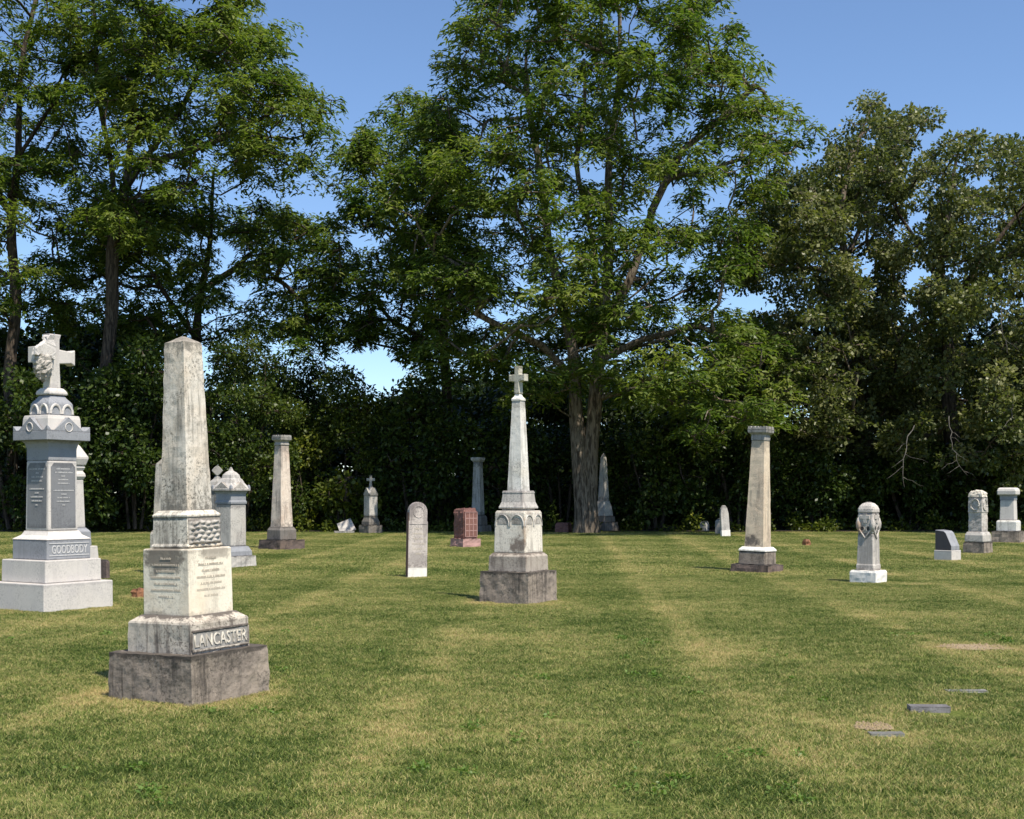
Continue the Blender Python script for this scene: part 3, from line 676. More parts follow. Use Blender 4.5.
# ================================================================== small shaded stones near the trunk and shrubs
p = Px(563.5, 532.5, 70); bm = bmesh.new(); loft(bm, [(-.1, .22), (.30, .21), (.40, .16)], 1.3); roughen(bm, .1, .04, 6, 5)
o = obj('low_headstone', bm, M['red_granite']); o.location = p.loc; o.rotation_euler.z = p.yaw; tag(o, 'low dark reddish stone in the shade beside the thick tree trunk', 'gravestone')
p = Px(704.3, 531.5, 60); bm = bmesh.new(); loft(bm, [(-.1, .13), (.32, .12), (.42, .08)], 1.2); roughen(bm, .1, .02, 6, 6)
o = obj('low_headstone', bm, M['shadow_stone']); o.location = p.loc; o.rotation_euler.z = p.yaw; tag(o, 'dim little stone in the shadow of the shrubs, left of the pointed stone', 'gravestone')
p = Px(720.3, 534, 60); bm = bmesh.new(); loft(bm, [(-.1, .12), (.50, .11), (.60, .06)], 1.4); roughen(bm, .1, .015, 6, 7)
o = obj('low_headstone', bm, M['grey_stone']); o.location = p.loc; o.rotation_euler.z = p.yaw; tag(o, 'short dark grey stone directly behind the white pointed stone', 'gravestone')
p = Px(725.6, 536.4, 25); Sx = monument('pointed_headstone', 'narrow white pointed headstone leaning slightly, between the thick trunk and tan column', 'gravestone', p, tilt=-4)
hw_ = .165; zt = p.z(505.3)
bm = bmesh.new(); extrude(bm, [(-hw_, -.1), (hw_, -.1), (hw_ * .96, zt * .72), (hw_ * .72, zt * .90), (hw_ * .3, zt), (-hw_ * .3, zt), (-hw_ * .72, zt * .90), (-hw_ * .96, zt * .72)], -.06, .06)
obj('tablet', bm, M['grey_marble'], Sx, .02)
bm = bmesh.new(); box(bm, -hw_ * 1.03, hw_ * 1.03, -.065, .065, -.1, p.z(530)); obj('foot', bm, M['new_white'], Sx, .01)
p = Px(806.5, 545.5, 30); bm = bmesh.new(); loft(bm, [(-.05, .12), (.10, .125), (.19, .08)], 1.0, 8); roughen(bm, .06, .04, 10, 9)
o = obj('fieldstone', bm, M['rust']); o.location = p.loc; tag(o, 'small rust red lump of stone in the lawn right of the tan column', 'stone')

# ================================================================== V  white domed stone
p = Px(868.3, 582.8, 66); V = monument('domed_headstone', 'pale grey headstone with carved domed head, on a bright white block', 'gravestone', p, tilt=.3)
hb = p.hw(849.9, 887.3)
part('base', V, M['new_white'], [(0, hb), (p.z(572), hb), (p.z(570), hb * .93)], rough=(.06, .010, 8, 3), ground=True)
h0 = p.hw(855, 880); h1 = p.hw(857, 879)
part('die', V, M['domed'], [(p.z(570), h0), (p.z(565), h0), (p.z(563.5), h0 * .94), (p.z(534), h1 * .98)], .012)
part('head', V, M['domed'], [(p.z(534), h1 * .93), (p.z(529), h1 * 1.02), (p.z(524), h1 * 1.06), (p.z(519), h1 * 1.02), (p.z(513), h1 * .98)], .02)
part('dome', V, M['domed'], [(p.z(513), h1 * 1.05), (p.z(509), h1 * 1.02), (p.z(506), h1 * .88), (p.z(503.5), h1 * .62), (p.z(502), h1 * .22)], .03)
face_parts('raised_cross', lambda b2: extrude(b2, cross_pts(.028, p.z(513.5), p.z(523), p.z(517), .028, .085, 1.3), -h1 * 1.06 - .012, -h1 * .95), M['domed'], V, .004)
for zz, rr, dx in ((p.z(528.5), .042, -h1 * .40), (p.z(528.5), .042, h1 * .40)):
    face_parts('niche_ring', lambda b2: tube(b2, [(dx + rr * math.cos(t), -h1 * 1.03, zz + rr * 1.2 * math.sin(t)) for t in np.linspace(0, 2 * math.pi, 13)], .010, 6), M['domed'], V)
    face_parts('niche', lambda b2: extrude(b2, [(dx + rr * .7 * math.cos(t), zz + rr * .85 * math.sin(t)) for t in np.linspace(0, 2 * math.pi, 11)[:-1]], -h1 * 1.04 - .004, -h1 * .9), M['recess'], V)  # solid dark disc; the niche's shade is in its colour
face_parts('swag', lambda b2: tube(b2, [(-h1 * .8, -h1 * 1.0, p.z(529)), (-h1 * .3, -h1 * 1.05, p.z(534.5)), (0, -h1 * 1.05, p.z(538)), (h1 * .3, -h1 * 1.05, p.z(534.5)), (h1 * .8, -h1 * 1.0, p.z(529))], .017, 6), M['domed'], V)
face_parts('corner_knob', lambda b2: loft(b2, [(p.z(531), .02), (p.z(527), .045), (p.z(523), .05), (p.z(519), .03), (p.z(517), .012)], 1, 8) or b2.transform(Matrix.Translation((h1 * .90, h1 * .90, 0))), M['domed'], V, smooth=True)
FOOT.append((p.loc.x, p.loc.y, .5, .5)); FOOT.append((p.loc.x + .55, p.loc.y - .35, .35, 1.0))

# ================================================================== W slant marker
p = Px(947.5, 560.3, 62); W = monument('slant_headstone', 'low grey granite slant headstone with dark polished side, on pale block', 'gravestone', p)
hb = p.hw(934.2, 961.4); zb = p.z(550)
part('base', W, M['granite'], [(0, hb), (zb, hb)], .012, ground=True)
zt = p.z(530.3); L_ = hb * .92
# profile runs along the left face (local Y), front slopes towards -Y
bm = bmesh.new()
prof = [(L_, zb), (-L_, zb), (-L_, zb + .10), (-L_ * .55, zb + .30), (-L_ * .30, zt - .055), (-L_ * .05, zt - .012), (L_, zt + .01)]
a = [bm.verts.new((-L_ * .97, y, z)) for y, z in prof]; b = [bm.verts.new((L_ * .9, y, z)) for y, z in prof]
bm.faces.new(a); bm.faces.new(b[::-1])
for i in range(len(prof)): bm.faces.new((a[i], b[i], b[(i + 1) % len(prof)], a[(i + 1) % len(prof)]))
obj('die', bm, M['granite_mid'], W, .01)
bm = bmesh.new(); q = [(y * .95, zb + (z - zb) * .96 + .006) for y, z in prof]
a = [bm.verts.new((-L_ * .97 - .004, y, z)) for y, z in q]; b = [bm.verts.new((-L_ * .97 + .01, y, z)) for y, z in q]
bm.faces.new(a); bm.faces.new(b[::-1])
for i in range(len(q)): bm.faces.new((a[i], b[i], b[(i + 1) % len(q)], a[(i + 1) % len(q)]))
obj('polished_side', bm, M['polished_dark'], W)
FOOT.append((p.loc.x, p.loc.y, .5, .2))

# ================================================================== X marble, Y grey pedestal
p = Px(978, 553.2, 66); X = monument('carved_headstone', 'mottled marble headstone with broken carved top on a rough dark block', 'gravestone', p)
part('plinth', X, M['plinth'], [(0, p.hw(963.5, 993.5)), (p.z(542), p.hw(964, 993))], rough=(.1, .02, 6, 4), ground=True)
part('base_block', X, M['grey_marble'], [(p.z(542), p.hw(963.5, 991.5)), (p.z(535), p.hw(963.8, 991)), (p.z(531.5), p.hw(966, 989))], .03)
hd = p.hw(967.7, 987.2)
part('die', X, M['grey_marble'], [(p.z(531.5), hd), (p.z(513), hd * .97), (p.z(512), hd * 1.03), (p.z(497), hd * .97)], rough=(.06, .012, 10, 5))
part('carved_top', X, M['marble'], [(p.z(497), hd * 1.03), (p.z(493.5), hd * 1.0), (p.z(491), hd * .75), (p.z(489.8), hd * .35)], rough=(.05, .035, 12, 6))
def carv(b2):
    tube(b2, [(hd * .6 * math.cos(t), -hd * 1.0, p.z(504.5) + hd * .8 * math.sin(t)) for t in np.linspace(0, 2 * math.pi, 13)], .03, 6)
face_parts('wreath_carving', lambda b2: carv(b2) or roughen(b2, .05, .03, 14, 2), M['grey_marble'], X)
FOOT.append((p.loc.x, p.loc.y, .6, .4))

p = Px(1008.5, 542.5, 78); Y_ = monument('pedestal_monument', 'grey pedestal headstone with wide slab cap, at the right edge of the lawn', 'gravestone', p)
part('plinth', Y_, M['plinth'], [(0, p.hw(991.5, 1026)), (p.z(531), p.hw(992, 1025.5))], rough=(.12, .025, 6, 4), ground=True)
part('base_block', Y_, M['white'], [(p.z(531), p.hw(996, 1020.8)), (p.z(521.5), p.hw(996, 1020.8)), (p.z(520), p.hw(997.5, 1019))], .02)
hd = p.hw(999.8, 1017.3)
part('die', Y_, M['granite'], [(p.z(520), hd * 1.03), (p.z(500), hd * .95)], .02)
bm = bmesh.new(); extrude(bm, [(-hd * .78, p.z(518.5)), (hd * .78, p.z(518.5)), (hd * .74, p.z(501)), (-hd * .74, p.z(501))], -.004, .004)
bm.transform(Matrix.Rotation(-math.pi / 2, 4, 'Z') @ Matrix.Translation((0, -hd * 1.0, 0)) @ Matrix.Rotation(R(-1.5), 4, 'X')); 
bm.transform(Matrix.Translation((-.012, 0, 0))); obj('inscription_panel', bm, M['granite_mid'], Y_)
part('frieze', Y_, M['granite_mid'], [(p.z(500), hd * .99), (p.z(496.5), hd * .99), (p.z(495), hd * 1.1)], .01)
part('cap', Y_, M['granite'], [(p.z(495), hd * 1.32), (p.z(491), hd * 1.34), (p.z(489), hd * 1.25), (p.z(487.6), hd * 1.05)], .03)
FOOT.append((p.loc.x, p.loc.y, .6, .3))

# ================================================================== flush markers and bare soil
def flush(x, y, wpx, dep, up, label, mat, rot=0):
    d = CAMZ * F / (y - H0); s = F / d; bm = bmesh.new(); w_ = wpx / s / 2
    box(bm, -w_, w_, -dep / 2, dep / 2, -.06, up); roughen(bm, .05, .004, 15, x)
    o = obj('flush_marker', bm, mat, None); o.location = ((x - 512) / s, d, 0); o.rotation_euler.z = R(rot)
    tag(o, label, 'grave marker', 'small markers set flush in the lawn'); FOOT.append((o.location.x, d, -(w_ + .02), .6)); return o
flush(928.5, 711.5, 39, .12, .045, 'small grey block with dark front edge, middle one of the three sunk markers', M['flush'], -4)
flush(966, 692, 40, .10, .016, 'low dark marker almost covered by grass, farthest of the three sunk markers', M['shadow_stone'], 0)
flush(886, 735.5, 34, .09, .02, 'pale flat marker next to bare reddish soil, nearest of the three sunk markers', M['flush_pale'], 0)
def soil(x, y, wpx, hpx, sd):
    d = CAMZ * F / (y - H0); s = F / d; rx = wpx / s / 2; ry = hpx * d * d / (CAMZ * F) / 2
    bm = bmesh.new(); n = 70; c0 = bm.verts.new((0, 0, 0)); rq = random.Random(int(sd * 10))
    vv = [bm.verts.new((rx * math.cos(t) * (1 + .6 * mnoise.noise((math.cos(t) * 3, math.sin(t) * 3, sd))), ry * math.sin(t) * (1 + .6 * mnoise.noise((math.cos(t) * 3, math.sin(t) * 3, sd + 5))), 0)) for t in np.linspace(0, 2 * math.pi, n + 1)[:-1]]
    for i in range(n): bm.faces.new((c0, vv[i], vv[(i + 1) % n]))
    for _ in range(130):
        a_ = rq.uniform(0, 6.28); t_ = rq.random() ** .5 * 1.15; r_ = rq.uniform(.004, .016); cx, cy = rx * t_ * math.cos(a_), ry * t_ * math.sin(a_)
        tp = bm.verts.new((cx, cy, r_ * 1.1)); rg = [bm.verts.new((cx + r_ * rq.uniform(.7, 1.3) * math.cos(q * 1.257), cy + r_ * rq.uniform(.7, 1.3) * math.sin(q * 1.257), 0)) for q in range(5)]
        for q in range(5): bm.faces.new((rg[q], rg[(q + 1) % 5], tp))
    o = obj('bare_soil', bm, M['soil']); o.location = ((x - 512) / s, d, .012); tag(o, kind='structure')
    FOOT.append((o.location.x, d, -min(rx, ry) * .55, .9))
    for q in (-.7, -.35, .3, .6): FOOT.append((o.location.x + q * rx, d, -min(rx * .3, ry * .6), .9))
soil(977, 648, 62, 6, 1.0); soil(873, 728, 34, 7, 2.0)

# ------------------------------------------------------------------ grass (one object, instanced tufts)
def tuft(name, nb, rad, hmin, hmax, wd, seed):
    g = np.random.default_rng(seed)
    a = g.uniform(0, 2 * np.pi, nb); r = rad * np.sqrt(g.uniform(0, 1, nb)); b = np.stack([r * np.cos(a), r * np.sin(a), np.full(nb, -.004)], 1)
    h = g.uniform(hmin, hmax, nb); th = g.uniform(0, 2 * np.pi, nb); lean = g.uniform(.2, 1.5, nb) * h
    d = np.stack([np.cos(th), np.sin(th), np.zeros(nb)], 1); yaw = g.uniform(0, 2 * np.pi, nb); s = np.stack([np.cos(yaw), np.sin(yaw), np.zeros(nb)], 1)
    w_ = (wd * g.uniform(.6, 1.2, nb))[:, None]; up = np.array([0, 0, 1.0]); hh_ = h[:, None]; ll = lean[:, None]
    m_ = b + up * hh_ * .6 + d * ll * .35; t = b + up * hh_ * .95 + d * ll
    Vv = np.stack([b - s * w_ / 2, b + s * w_ / 2, m_ + s * w_ * .4, m_ - s * w_ * .4, t + s * w_ * .08, t - s * w_ * .08], 1).reshape(-1, 3)
    i0 = np.arange(nb)[:, None] * 6
    Qd = np.concatenate([i0 + np.array([0, 1, 2, 3]), i0 + np.array([3, 2, 4, 5])], 1).reshape(-1, 4)
    tint = np.repeat(g.uniform(0, 1, nb), 2)
    me = mesh_np(name, Vv, Qd, {'tint': tint}); me.materials.append(M['blade'])
    return bpy.data.objects.new(name, me)

tcol = bpy.data.collections.new('tuft_sources')
ecol = bpy.data.collections.new('edge_tuft_sources')
for i in range(3): ecol.objects.link(tuft('b_edge_tuft_%d' % i, 120, .055, .025, .05, .0045, 60 + i))
for i in range(5): tcol.objects.link(tuft('a_near_tuft_%d' % i, 820, .20, .010, .032, .0046, 10 + i))
fcol = bpy.data.collections.new('far_tuft_sources')
for i in range(4): fcol.objects.link(tuft('far_tuft_%d' % i, 620, .40, .016, .034, .0085, 30 + i))
g = np.random.default_rng(5)
pts, far, dry = [], [], []
def spread(y0, y1, step, isfar):
    ny = int((y1 - y0) / step)
    for j in range(ny):
        y = y0 + (j + .5) * step; hw_ = (y * 512 / F) * 1.05 + 2.6
        nx = int(2 * hw_ / step); x = -hw_ + (np.arange(nx) + .5) * step
        x = x + g.uniform(-.45, .45, nx) * step; yy = y + g.uniform(-.45, .45, nx) * step
        for X_, Y2 in zip(x, yy):
            ok = True; dr = 0
            for (fx, fy, fr, fd) in FOOT:
                dd = math.hypot(X_ - fx, Y2 - fy)
                if fr < 0:
                    if dd < -fr + .01: ok = False; break
                    dr = max(dr, fd * max(0, 1 - (dd + fr) / .35))
                else: dr = max(dr, fd * max(0, min(1, (fr + .12 - dd) / .2)))
            if ok: pts.append((X_, Y2, 0)); far.append(isfar); dry.append(dr)
spread(4.6, 25, .235, 0); spread(25, 52.5, .46, 1)
size = list(g.uniform(.8, 1.25, len(pts)))
for (po, h_, asp) in FSQ:                     # uncut grass against the foot of each stone
    L_ = po.location; q_ = po.rotation_quaternion.to_matrix().to_euler().z if po.rotation_mode == 'QUATERNION' else po.rotation_euler.z
    for side in range(4):
        nn_ = max(3, int(2 * h_ / .09))
        for i in range(nn_):
            t = (i + .5) / nn_ * 2 - 1; a_, b_ = (t * (h_ + .05), -(h_ + .035))
            if side == 1: a_, b_ = -b_, a_
            elif side == 2: b_ = -b_
            elif side == 3: a_, b_ = b_, a_
            b_ *= asp
            if g.random() < .25: continue
            pts.append((L_.x + a_ * math.cos(q_) - b_ * math.sin(q_), L_.y + a_ * math.sin(q_) + b_ * math.cos(q_), 0)); far.append(-1); dry.append(g.uniform(.0, .6)); size.append(g.uniform(.45, .95))
me = bpy.data.meshes.new('grass'); me.vertices.add(len(pts)); me.vertices.foreach_set('co', np.asarray(pts, np.float32).ravel())
for nm, arr in (('far', far), ('dry', dry), ('size', size)):
    a_ = me.attributes.new(nm, 'FLOAT', 'POINT'); a_.data.foreach_set('value', np.asarray(arr, np.float32))
go = link('grass', me, None); tag(go, 'short mown summer grass with straw coloured dry patches', 'grass', kind='stuff')
ng = bpy.data.node_groups.new('grass_tufts', 'GeometryNodeTree')
ng.interface.new_socket('Geometry', in_out='INPUT', socket_type='NodeSocketGeometry'); ng.interface.new_socket('Geometry', in_out='OUTPUT', socket_type='NodeSocketGeometry')
gi = ng.nodes.new('NodeGroupInput'); go_ = ng.nodes.new('NodeGroupOutput'); jn = ng.nodes.new('GeometryNodeJoinGeometry')
m2p = ng.nodes.new('GeometryNodeMeshToPoints'); ng.links.new(gi.outputs[0], m2p.inputs[0])
att = ng.nodes.new('GeometryNodeInputNamedAttribute'); att.data_type = 'FLOAT'; att.inputs[0].default_value = 'far'
asz = ng.nodes.new('GeometryNodeInputNamedAttribute'); asz.data_type = 'FLOAT'; asz.inputs[0].default_value = 'size'
for ci, (cc, lo_) in enumerate(((ecol, -1), (tcol, 0), (fcol, 1))):
    cmp_ = ng.nodes.new('FunctionNodeCompare'); cmp_.data_type = 'FLOAT'; cmp_.operation = 'EQUAL'
    ng.links.new(att.outputs[0], cmp_.inputs[0]); cmp_.inputs[1].default_value = lo_
    for so_ in cmp_.inputs:
        if so_.name == 'Epsilon': so_.default_value = .1
    inf = ng.nodes.new('GeometryNodeCollectionInfo'); inf.inputs[0].default_value = cc; inf.inputs[1].default_value = True; inf.inputs[2].default_value = True
    ins = ng.nodes.new('GeometryNodeInstanceOnPoints'); ins.inputs['Pick Instance'].default_value = True
    ng.links.new(m2p.outputs[0], ins.inputs['Points']); ng.links.new(cmp_.outputs[0], ins.inputs['Selection']); ng.links.new(inf.outputs[0], ins.inputs['Instance'])
    rv = ng.nodes.new('FunctionNodeRandomValue'); rv.data_type = 'FLOAT_VECTOR'; rv.inputs[0].default_value = (0, 0, 0); rv.inputs[1].default_value = (0, 0, 6.283); rv.inputs['Seed'].default_value = ci
    ng.links.new(rv.outputs[0], ins.inputs['Rotation'])
    ng.links.new(asz.outputs[0], ins.inputs['Scale']); ng.links.new(ins.outputs[0], jn.inputs[0])
ng.links.new(jn.outputs[0], go_.inputs[0])
mod = go.modifiers.new('tufts', 'NODES'); mod.node_group = ng

# ------------------------------------------------------------------ forest floor under the trees
bm = bmesh.new(); front = []
for i in range(81):
    x = -60 + i * 1.5; front.append(bm.verts.new((x, 52.0 + 1.0 * mnoise.noise((x * .30, 2.2, 0)) + .25 * mnoise.noise((x * 1.3, 5.2, 0)), .03)))
back = [bm.verts.new((v.co.x, 110, .03)) for v in front]
for i in range(80): bm.faces.new((front[i], front[i + 1], back[i + 1], back[i]))
tag(obj('forest_floor', bm, M['litter']), kind='structure')

# ------------------------------------------------------------------ trees
def inside(poly, x, y):
    c = False; j = len(poly) - 1
    for i in range(len(poly)):
        xi, yi = poly[i]; xj, yj = poly[j]
        if (yi > y) != (yj > y) and x < (xj - xi) * (y - yi) / (yj - yi) + xi: c = not c
        j = i
    return c

def make_leaves(name, clumps, g, per, L, W, kind, mat, parent, extra_tint=0):
    """clumps: (centre, rx, rz). kind 'spray': long drooping compound leaves in flat layers; 'leaf': broad leaves in rounded clumps"""
    P, T, Nn_, TI = [], [], [], []
    for (c, rx, rz) in clumps:
        n = int(per * (rx * rx) * g.uniform(.85, 1.15))
        ct = g.normal(0, .15)
        if kind == 'spray':
            nb = max(5, int(9 * rx)); ba = g.uniform(0, 2 * np.pi, nb); bl = g.uniform(.4, 1.5, nb) * rx; bz = g.normal(0, rz * .42, nb)
            bi = g.integers(0, nb, n); t = np.sqrt(g.uniform(0.02, 1, n))
            a = ba[bi] + g.normal(0, .40, n); rr = bl[bi] * t
            off = np.stack([np.cos(a) * rr, np.sin(a) * rr, bz[bi] + rz * (.45 - .9 * t ** 2) + g.normal(0, .11, n)], 1)
            sd = a + g.choice([-1, 1], n) * g.uniform(.3, 1.4, n)
            d = np.stack([np.cos(sd), np.sin(sd), g.uniform(-.75, .15, n)], 1)
        else:
            u = g.normal(0, 1, (n, 3)); u /= np.linalg.norm(u, axis=1)[:, None]
            rr = g.uniform(.25, 1, n) ** .55
            lump = 1 + .28 * np.sin(u[:, 0] * 5 + ct * 40) * np.cos(u[:, 2] * 6 + ct * 17)
            off = u * (rr * lump)[:, None] * np.array([rx, rx, rz])
            d = u * .7 + g.normal(0, .6, (n, 3)); d[:, 2] -= .25
        d /= np.linalg.norm(d, axis=1)[:, None]
        P.append(np.asarray(c)[None] + off); T.append(d)
        TI.append(np.clip(.5 + ct + extra_tint + g.normal(0, .19, n), 0, 1))
    P = np.concatenate(P); T = np.concatenate(T); TI = np.concatenate(TI); n = len(P)
    up = np.tile(np.array([[0, 0, 1.0]]), (n, 1)) + g.normal(0, .42 if kind == 'spray' else .7, (n, 3))
    s = np.cross(T, up); s /= np.linalg.norm(s, axis=1)[:, None] + 1e-9
    nn = np.cross(s, T)
    l = (L * g.uniform(.5, 1.45, n))[:, None]; w_ = (W * g.uniform(.6, 1.4, n))[:, None]
    if kind == 'spray':
        m_ = P + T * l * .5 + nn * l * .08; t = P + T * l - nn * l * .10
        Vv = np.stack([P - s * w_ * .25, P + s * w_ * .25, m_ + s * w_ * .5, m_ - s * w_ * .5, t + s * w_ * .12, t - s * w_ * .12], 1).reshape(-1, 3)
        i0 = np.arange(n)[:, None] * 6
        Qd = np.concatenate([i0 + np.array([0, 1, 2, 3]), i0 + np.array([3, 2, 4, 5])], 1).reshape(-1, 4); TI = np.repeat(TI, 2)
    else:
        m_ = P + T * l * .55
        Vv = np.stack([P, m_ + s * w_ * .5 + nn * w_ * .12, P + T * l, m_ - s * w_ * .5 + nn * w_ * .12], 1).reshape(-1, 3)
        Qd = np.arange(n * 4).reshape(-1, 4)
    if parent is not None: Vv = Vv - np.asarray(parent.location)[None]
    me = mesh_np(name, Vv, Qd, {'tint': TI}); return link(name, me, mat, parent)

def sample_clumps(poly, holes, D, thick, n, rx, rz, g, mind=.9, front=.8, rmax=None, shell=.35):
    xs = [q[0] for q in poly]; ys = [q[1] for q in poly]; x0, x1, y0, y1 = min(xs), max(xs), min(ys), max(ys)
    out = []; tries = 0
    while len(out) < n and tries < n * 60:
        tries += 1
        x = g.uniform(x0, x1); y = g.uniform(y0, y1)
        r = g.uniform(*rx); rp = r * F / D
        if not inside(poly, x, y): continue
        if not (inside(poly, x - rp * .55, y) and inside(poly, x + rp * .55, y) and inside(poly, x, y - rp * .3)) and g.random() < .85: continue
        if any(((x - hx) / (hrx + rp * .5)) ** 2 + ((y - hy) / (hry + rp * .3)) ** 2 < 1 for hx, hy, hrx, hry in holes): continue
        row = [q for q in np.linspace(x0, x1, 25) if inside(poly, q, y)]
        if len(row) < 2: continue
        cx = (row[0] + row[-1]) / 2; hw_ = max(20, (row[-1] - row[0]) / 2)
        u = min(1, abs(x - cx) / hw_); T_ = thick * math.sqrt(max(.12, 1 - u * u))
        dy = g.uniform(-1, 1); dy = math.copysign(abs(dy) ** .7, dy) * T_
        if dy < 0: dy *= front
        c = at(x, y, D + dy)
        if c.z < .6: continue
        if any((c - q[0]).length < mind * (r + q[1]) * .5 for q in out): continue
        out.append((c, r, r * g.uniform(*rz)))
    return out

def branches(stems, clumps, g, tip=.0135, expo=2.25):
    """grow limbs from the stems (lists of (point, radius)) to every clump; returns chains of (points, radii)"""
    pos, par, spec = [], [], []
    for st in stems:
        prev = -1
        if st[0][2] is not None:         # joins an existing node: nearest
            j0 = min(range(len(pos)), key=lambda i: (pos[i] - st[0][0]).length) if pos else -1
            prev = j0
        fine = []
        for (a, ra, _), (b, rb, _) in zip(st, st[1:]):
            k_ = max(2, int((b - a).length / .8))
            for q in range(k_): fine.append((a.lerp(b, q / k_), ra + (rb - ra) * q / k_))
        fine.append((st[-1][0], st[-1][1]))
        ph = g.uniform(0, 6, 2)
        for i, (q, r) in enumerate(fine):
            wob = min(1, i / 4) * .10
            q = q + Vector((math.sin(i * .9 + ph[0]) * wob, math.cos(i * .8 + ph[1]) * wob, 0))
            pos.append(q); par.append(prev); spec.append(r); prev = len(pos) - 1
    base_n = len(pos)
    zmin = min(q.z for q in pos) + 2.0
    order = sorted(range(len(clumps)), key=lambda i: min((clumps[i][0] - q).length for q in pos))
    tips = []
    for ci in order:
        c = clumps[ci][0]; A_ = np.array([tuple(q) for q in pos]); dv = np.array(tuple(c)) - A_
        dist = np.linalg.norm(dv, axis=1); cost = dist + 1.1 * np.maximum(0, A_[:, 2] - c.z + .15 * dist) + np.where(A_[:, 2] < zmin, 6, 0)
        j = int(np.argmin(cost)); a = pos[j]; dd = (c - a).length
        k_ = max(2, int(dd / .7)); mid = a.lerp(c, .5) + Vector((g.normal(0, .09), g.normal(0, .09), .10 + g.normal(0, .08))) * dd
        prev = j
        for q in range(1, k_ + 1):
            t = q / k_; v = a * (1 - t) ** 2 + mid * 2 * t * (1 - t) + c * t * t
            v = v + Vector(g.normal(0, .05, 3)) * (1 if q < k_ else 0)
            pos.append(v); par.append(prev); spec.append(0); prev = len(pos) - 1
        # short twigs into the clump
        for _ in range(3):
            a2 = g.uniform(0, 6.28); e2 = c + Vector((math.cos(a2) * clumps[ci][1] * .75, math.sin(a2) * clumps[ci][1] * .75, g.normal(0, .12)))
            pos.append(e2); par.append(prev); spec.append(0)
    n = len(pos); acc = [0.0] * n; kids = [[] for _ in range(n)]
    for i in range(n):
        if par[i] >= 0: kids[par[i]].append(i)
    rad = [0.0] * n
    for i in range(n - 1, -1, -1):
        v = acc[i] if kids[i] else tip ** expo
        rad[i] = max(v ** (1 / expo), spec[i]); 
        if par[i] >= 0: acc[par[i]] += max(v, 0) if spec[i] == 0 else v
    chains = []; started = set()
    def follow(i, first):
        pts_, rr = ([pos[first]] if first >= 0 else []), ([min(rad[first], rad[i] * 1.05)] if first >= 0 else [])
        while True:
            pts_.append(pos[i]); rr.append(rad[i])
            ks = kids[i]
            if not ks: break
            m_ = max(ks, key=lambda q: rad[q])
            for q in ks:
                if q != m_: stack.append((q, i))
            i = m_
        chains.append((pts_, rr))
    stack = [(i, -1) for i in range(n) if par[i] < 0]
    while stack: follow(*stack.pop())
    return chains

def limb_mesh(name, chains, mat, parent, base_flare=True):
    Vv, Qd = [], []; n0 = 0; org = np.asarray(parent.location)
    for pts_, rr in chains:
        if len(pts_) < 2: continue
        k_ = 10 if max(rr) > .15 else (6 if max(rr) > .05 else 4)
        A_ = np.array([tuple(q) for q in pts_]); t = np.gradient(A_, axis=0); t /= np.linalg.norm(t, axis=1)[:, None] + 1e-9
        ref = np.array([1.0, .13, .07]); u = np.cross(t, ref); u /= np.linalg.norm(u, axis=1)[:, None] + 1e-9; v = np.cross(t, u)
        an = np.arange(k_) * 2 * np.pi / k_; r_ = np.array(rr)[:, None, None]
        if k_ == 10:
            lob = 1 + .10 * np.sin(3 * an + 1)[None, :, None] + .05 * np.sin(7 * an)[None, :, None]
            r_ = r_ * lob
        ring = A_[:, None, :] + (u[:, None, :] * np.cos(an)[None, :, None] + v[:, None, :] * np.sin(an)[None, :, None]) * r_
        m_ = len(A_); Vv.append(ring.reshape(-1, 3))
        i = np.arange(m_ - 1)[:, None] * k_; j = np.arange(k_)[None, :]; j2 = (j + 1) % k_
        Qd.append(np.stack([i + j, i + j2, i + k_ + j2, i + k_ + j], -1).reshape(-1, 4) + n0); n0 += m_ * k_
    me = mesh_np(name, np.concatenate(Vv) - org[None], np.concatenate(Qd)); me.polygons.foreach_set('use_smooth', [True] * len(me.polygons))
    return link(name, me, mat, parent)

def S_(D, *pp, join=None):
    """stem from (px, py, radius[, depth offset])"""
    out = []
    for q in pp:
        v = at(q[0], q[1], D + (q[3] if len(q) > 3 else 0)); out.append((v, q[2], join))
    out[0] = (out[0][0], out[0][1], join)
    return out

def tree(name, label, D, stems, clumps, leaf, mat, barkm, seed, group='tall trees behind the graves', tint=0):
    g = np.random.default_rng(seed)
    b = stems[0][0][0]; e = empty(name, (b.x, b.y, 0)); tag(e, label, 'tree', group)
    st = [[(q[0], q[1], q[2]) for q in s_] for s_ in stems]
    st[0].insert(0, (Vector((b.x, b.y, -.3)), st[0][0][1] * 1.35, None))
    ch = branches(st, clumps, g)
    limb_mesh('trunk', ch, barkm, e)
    make_leaves('crown', clumps, g, *leaf, mat, e, tint)
    return e

SPRAY = (330, .25, .080, 'spray'); OAK = (620, .17, .125, 'leaf'); SHR = (560, .185, .125, 'leaf')
J1 = 1
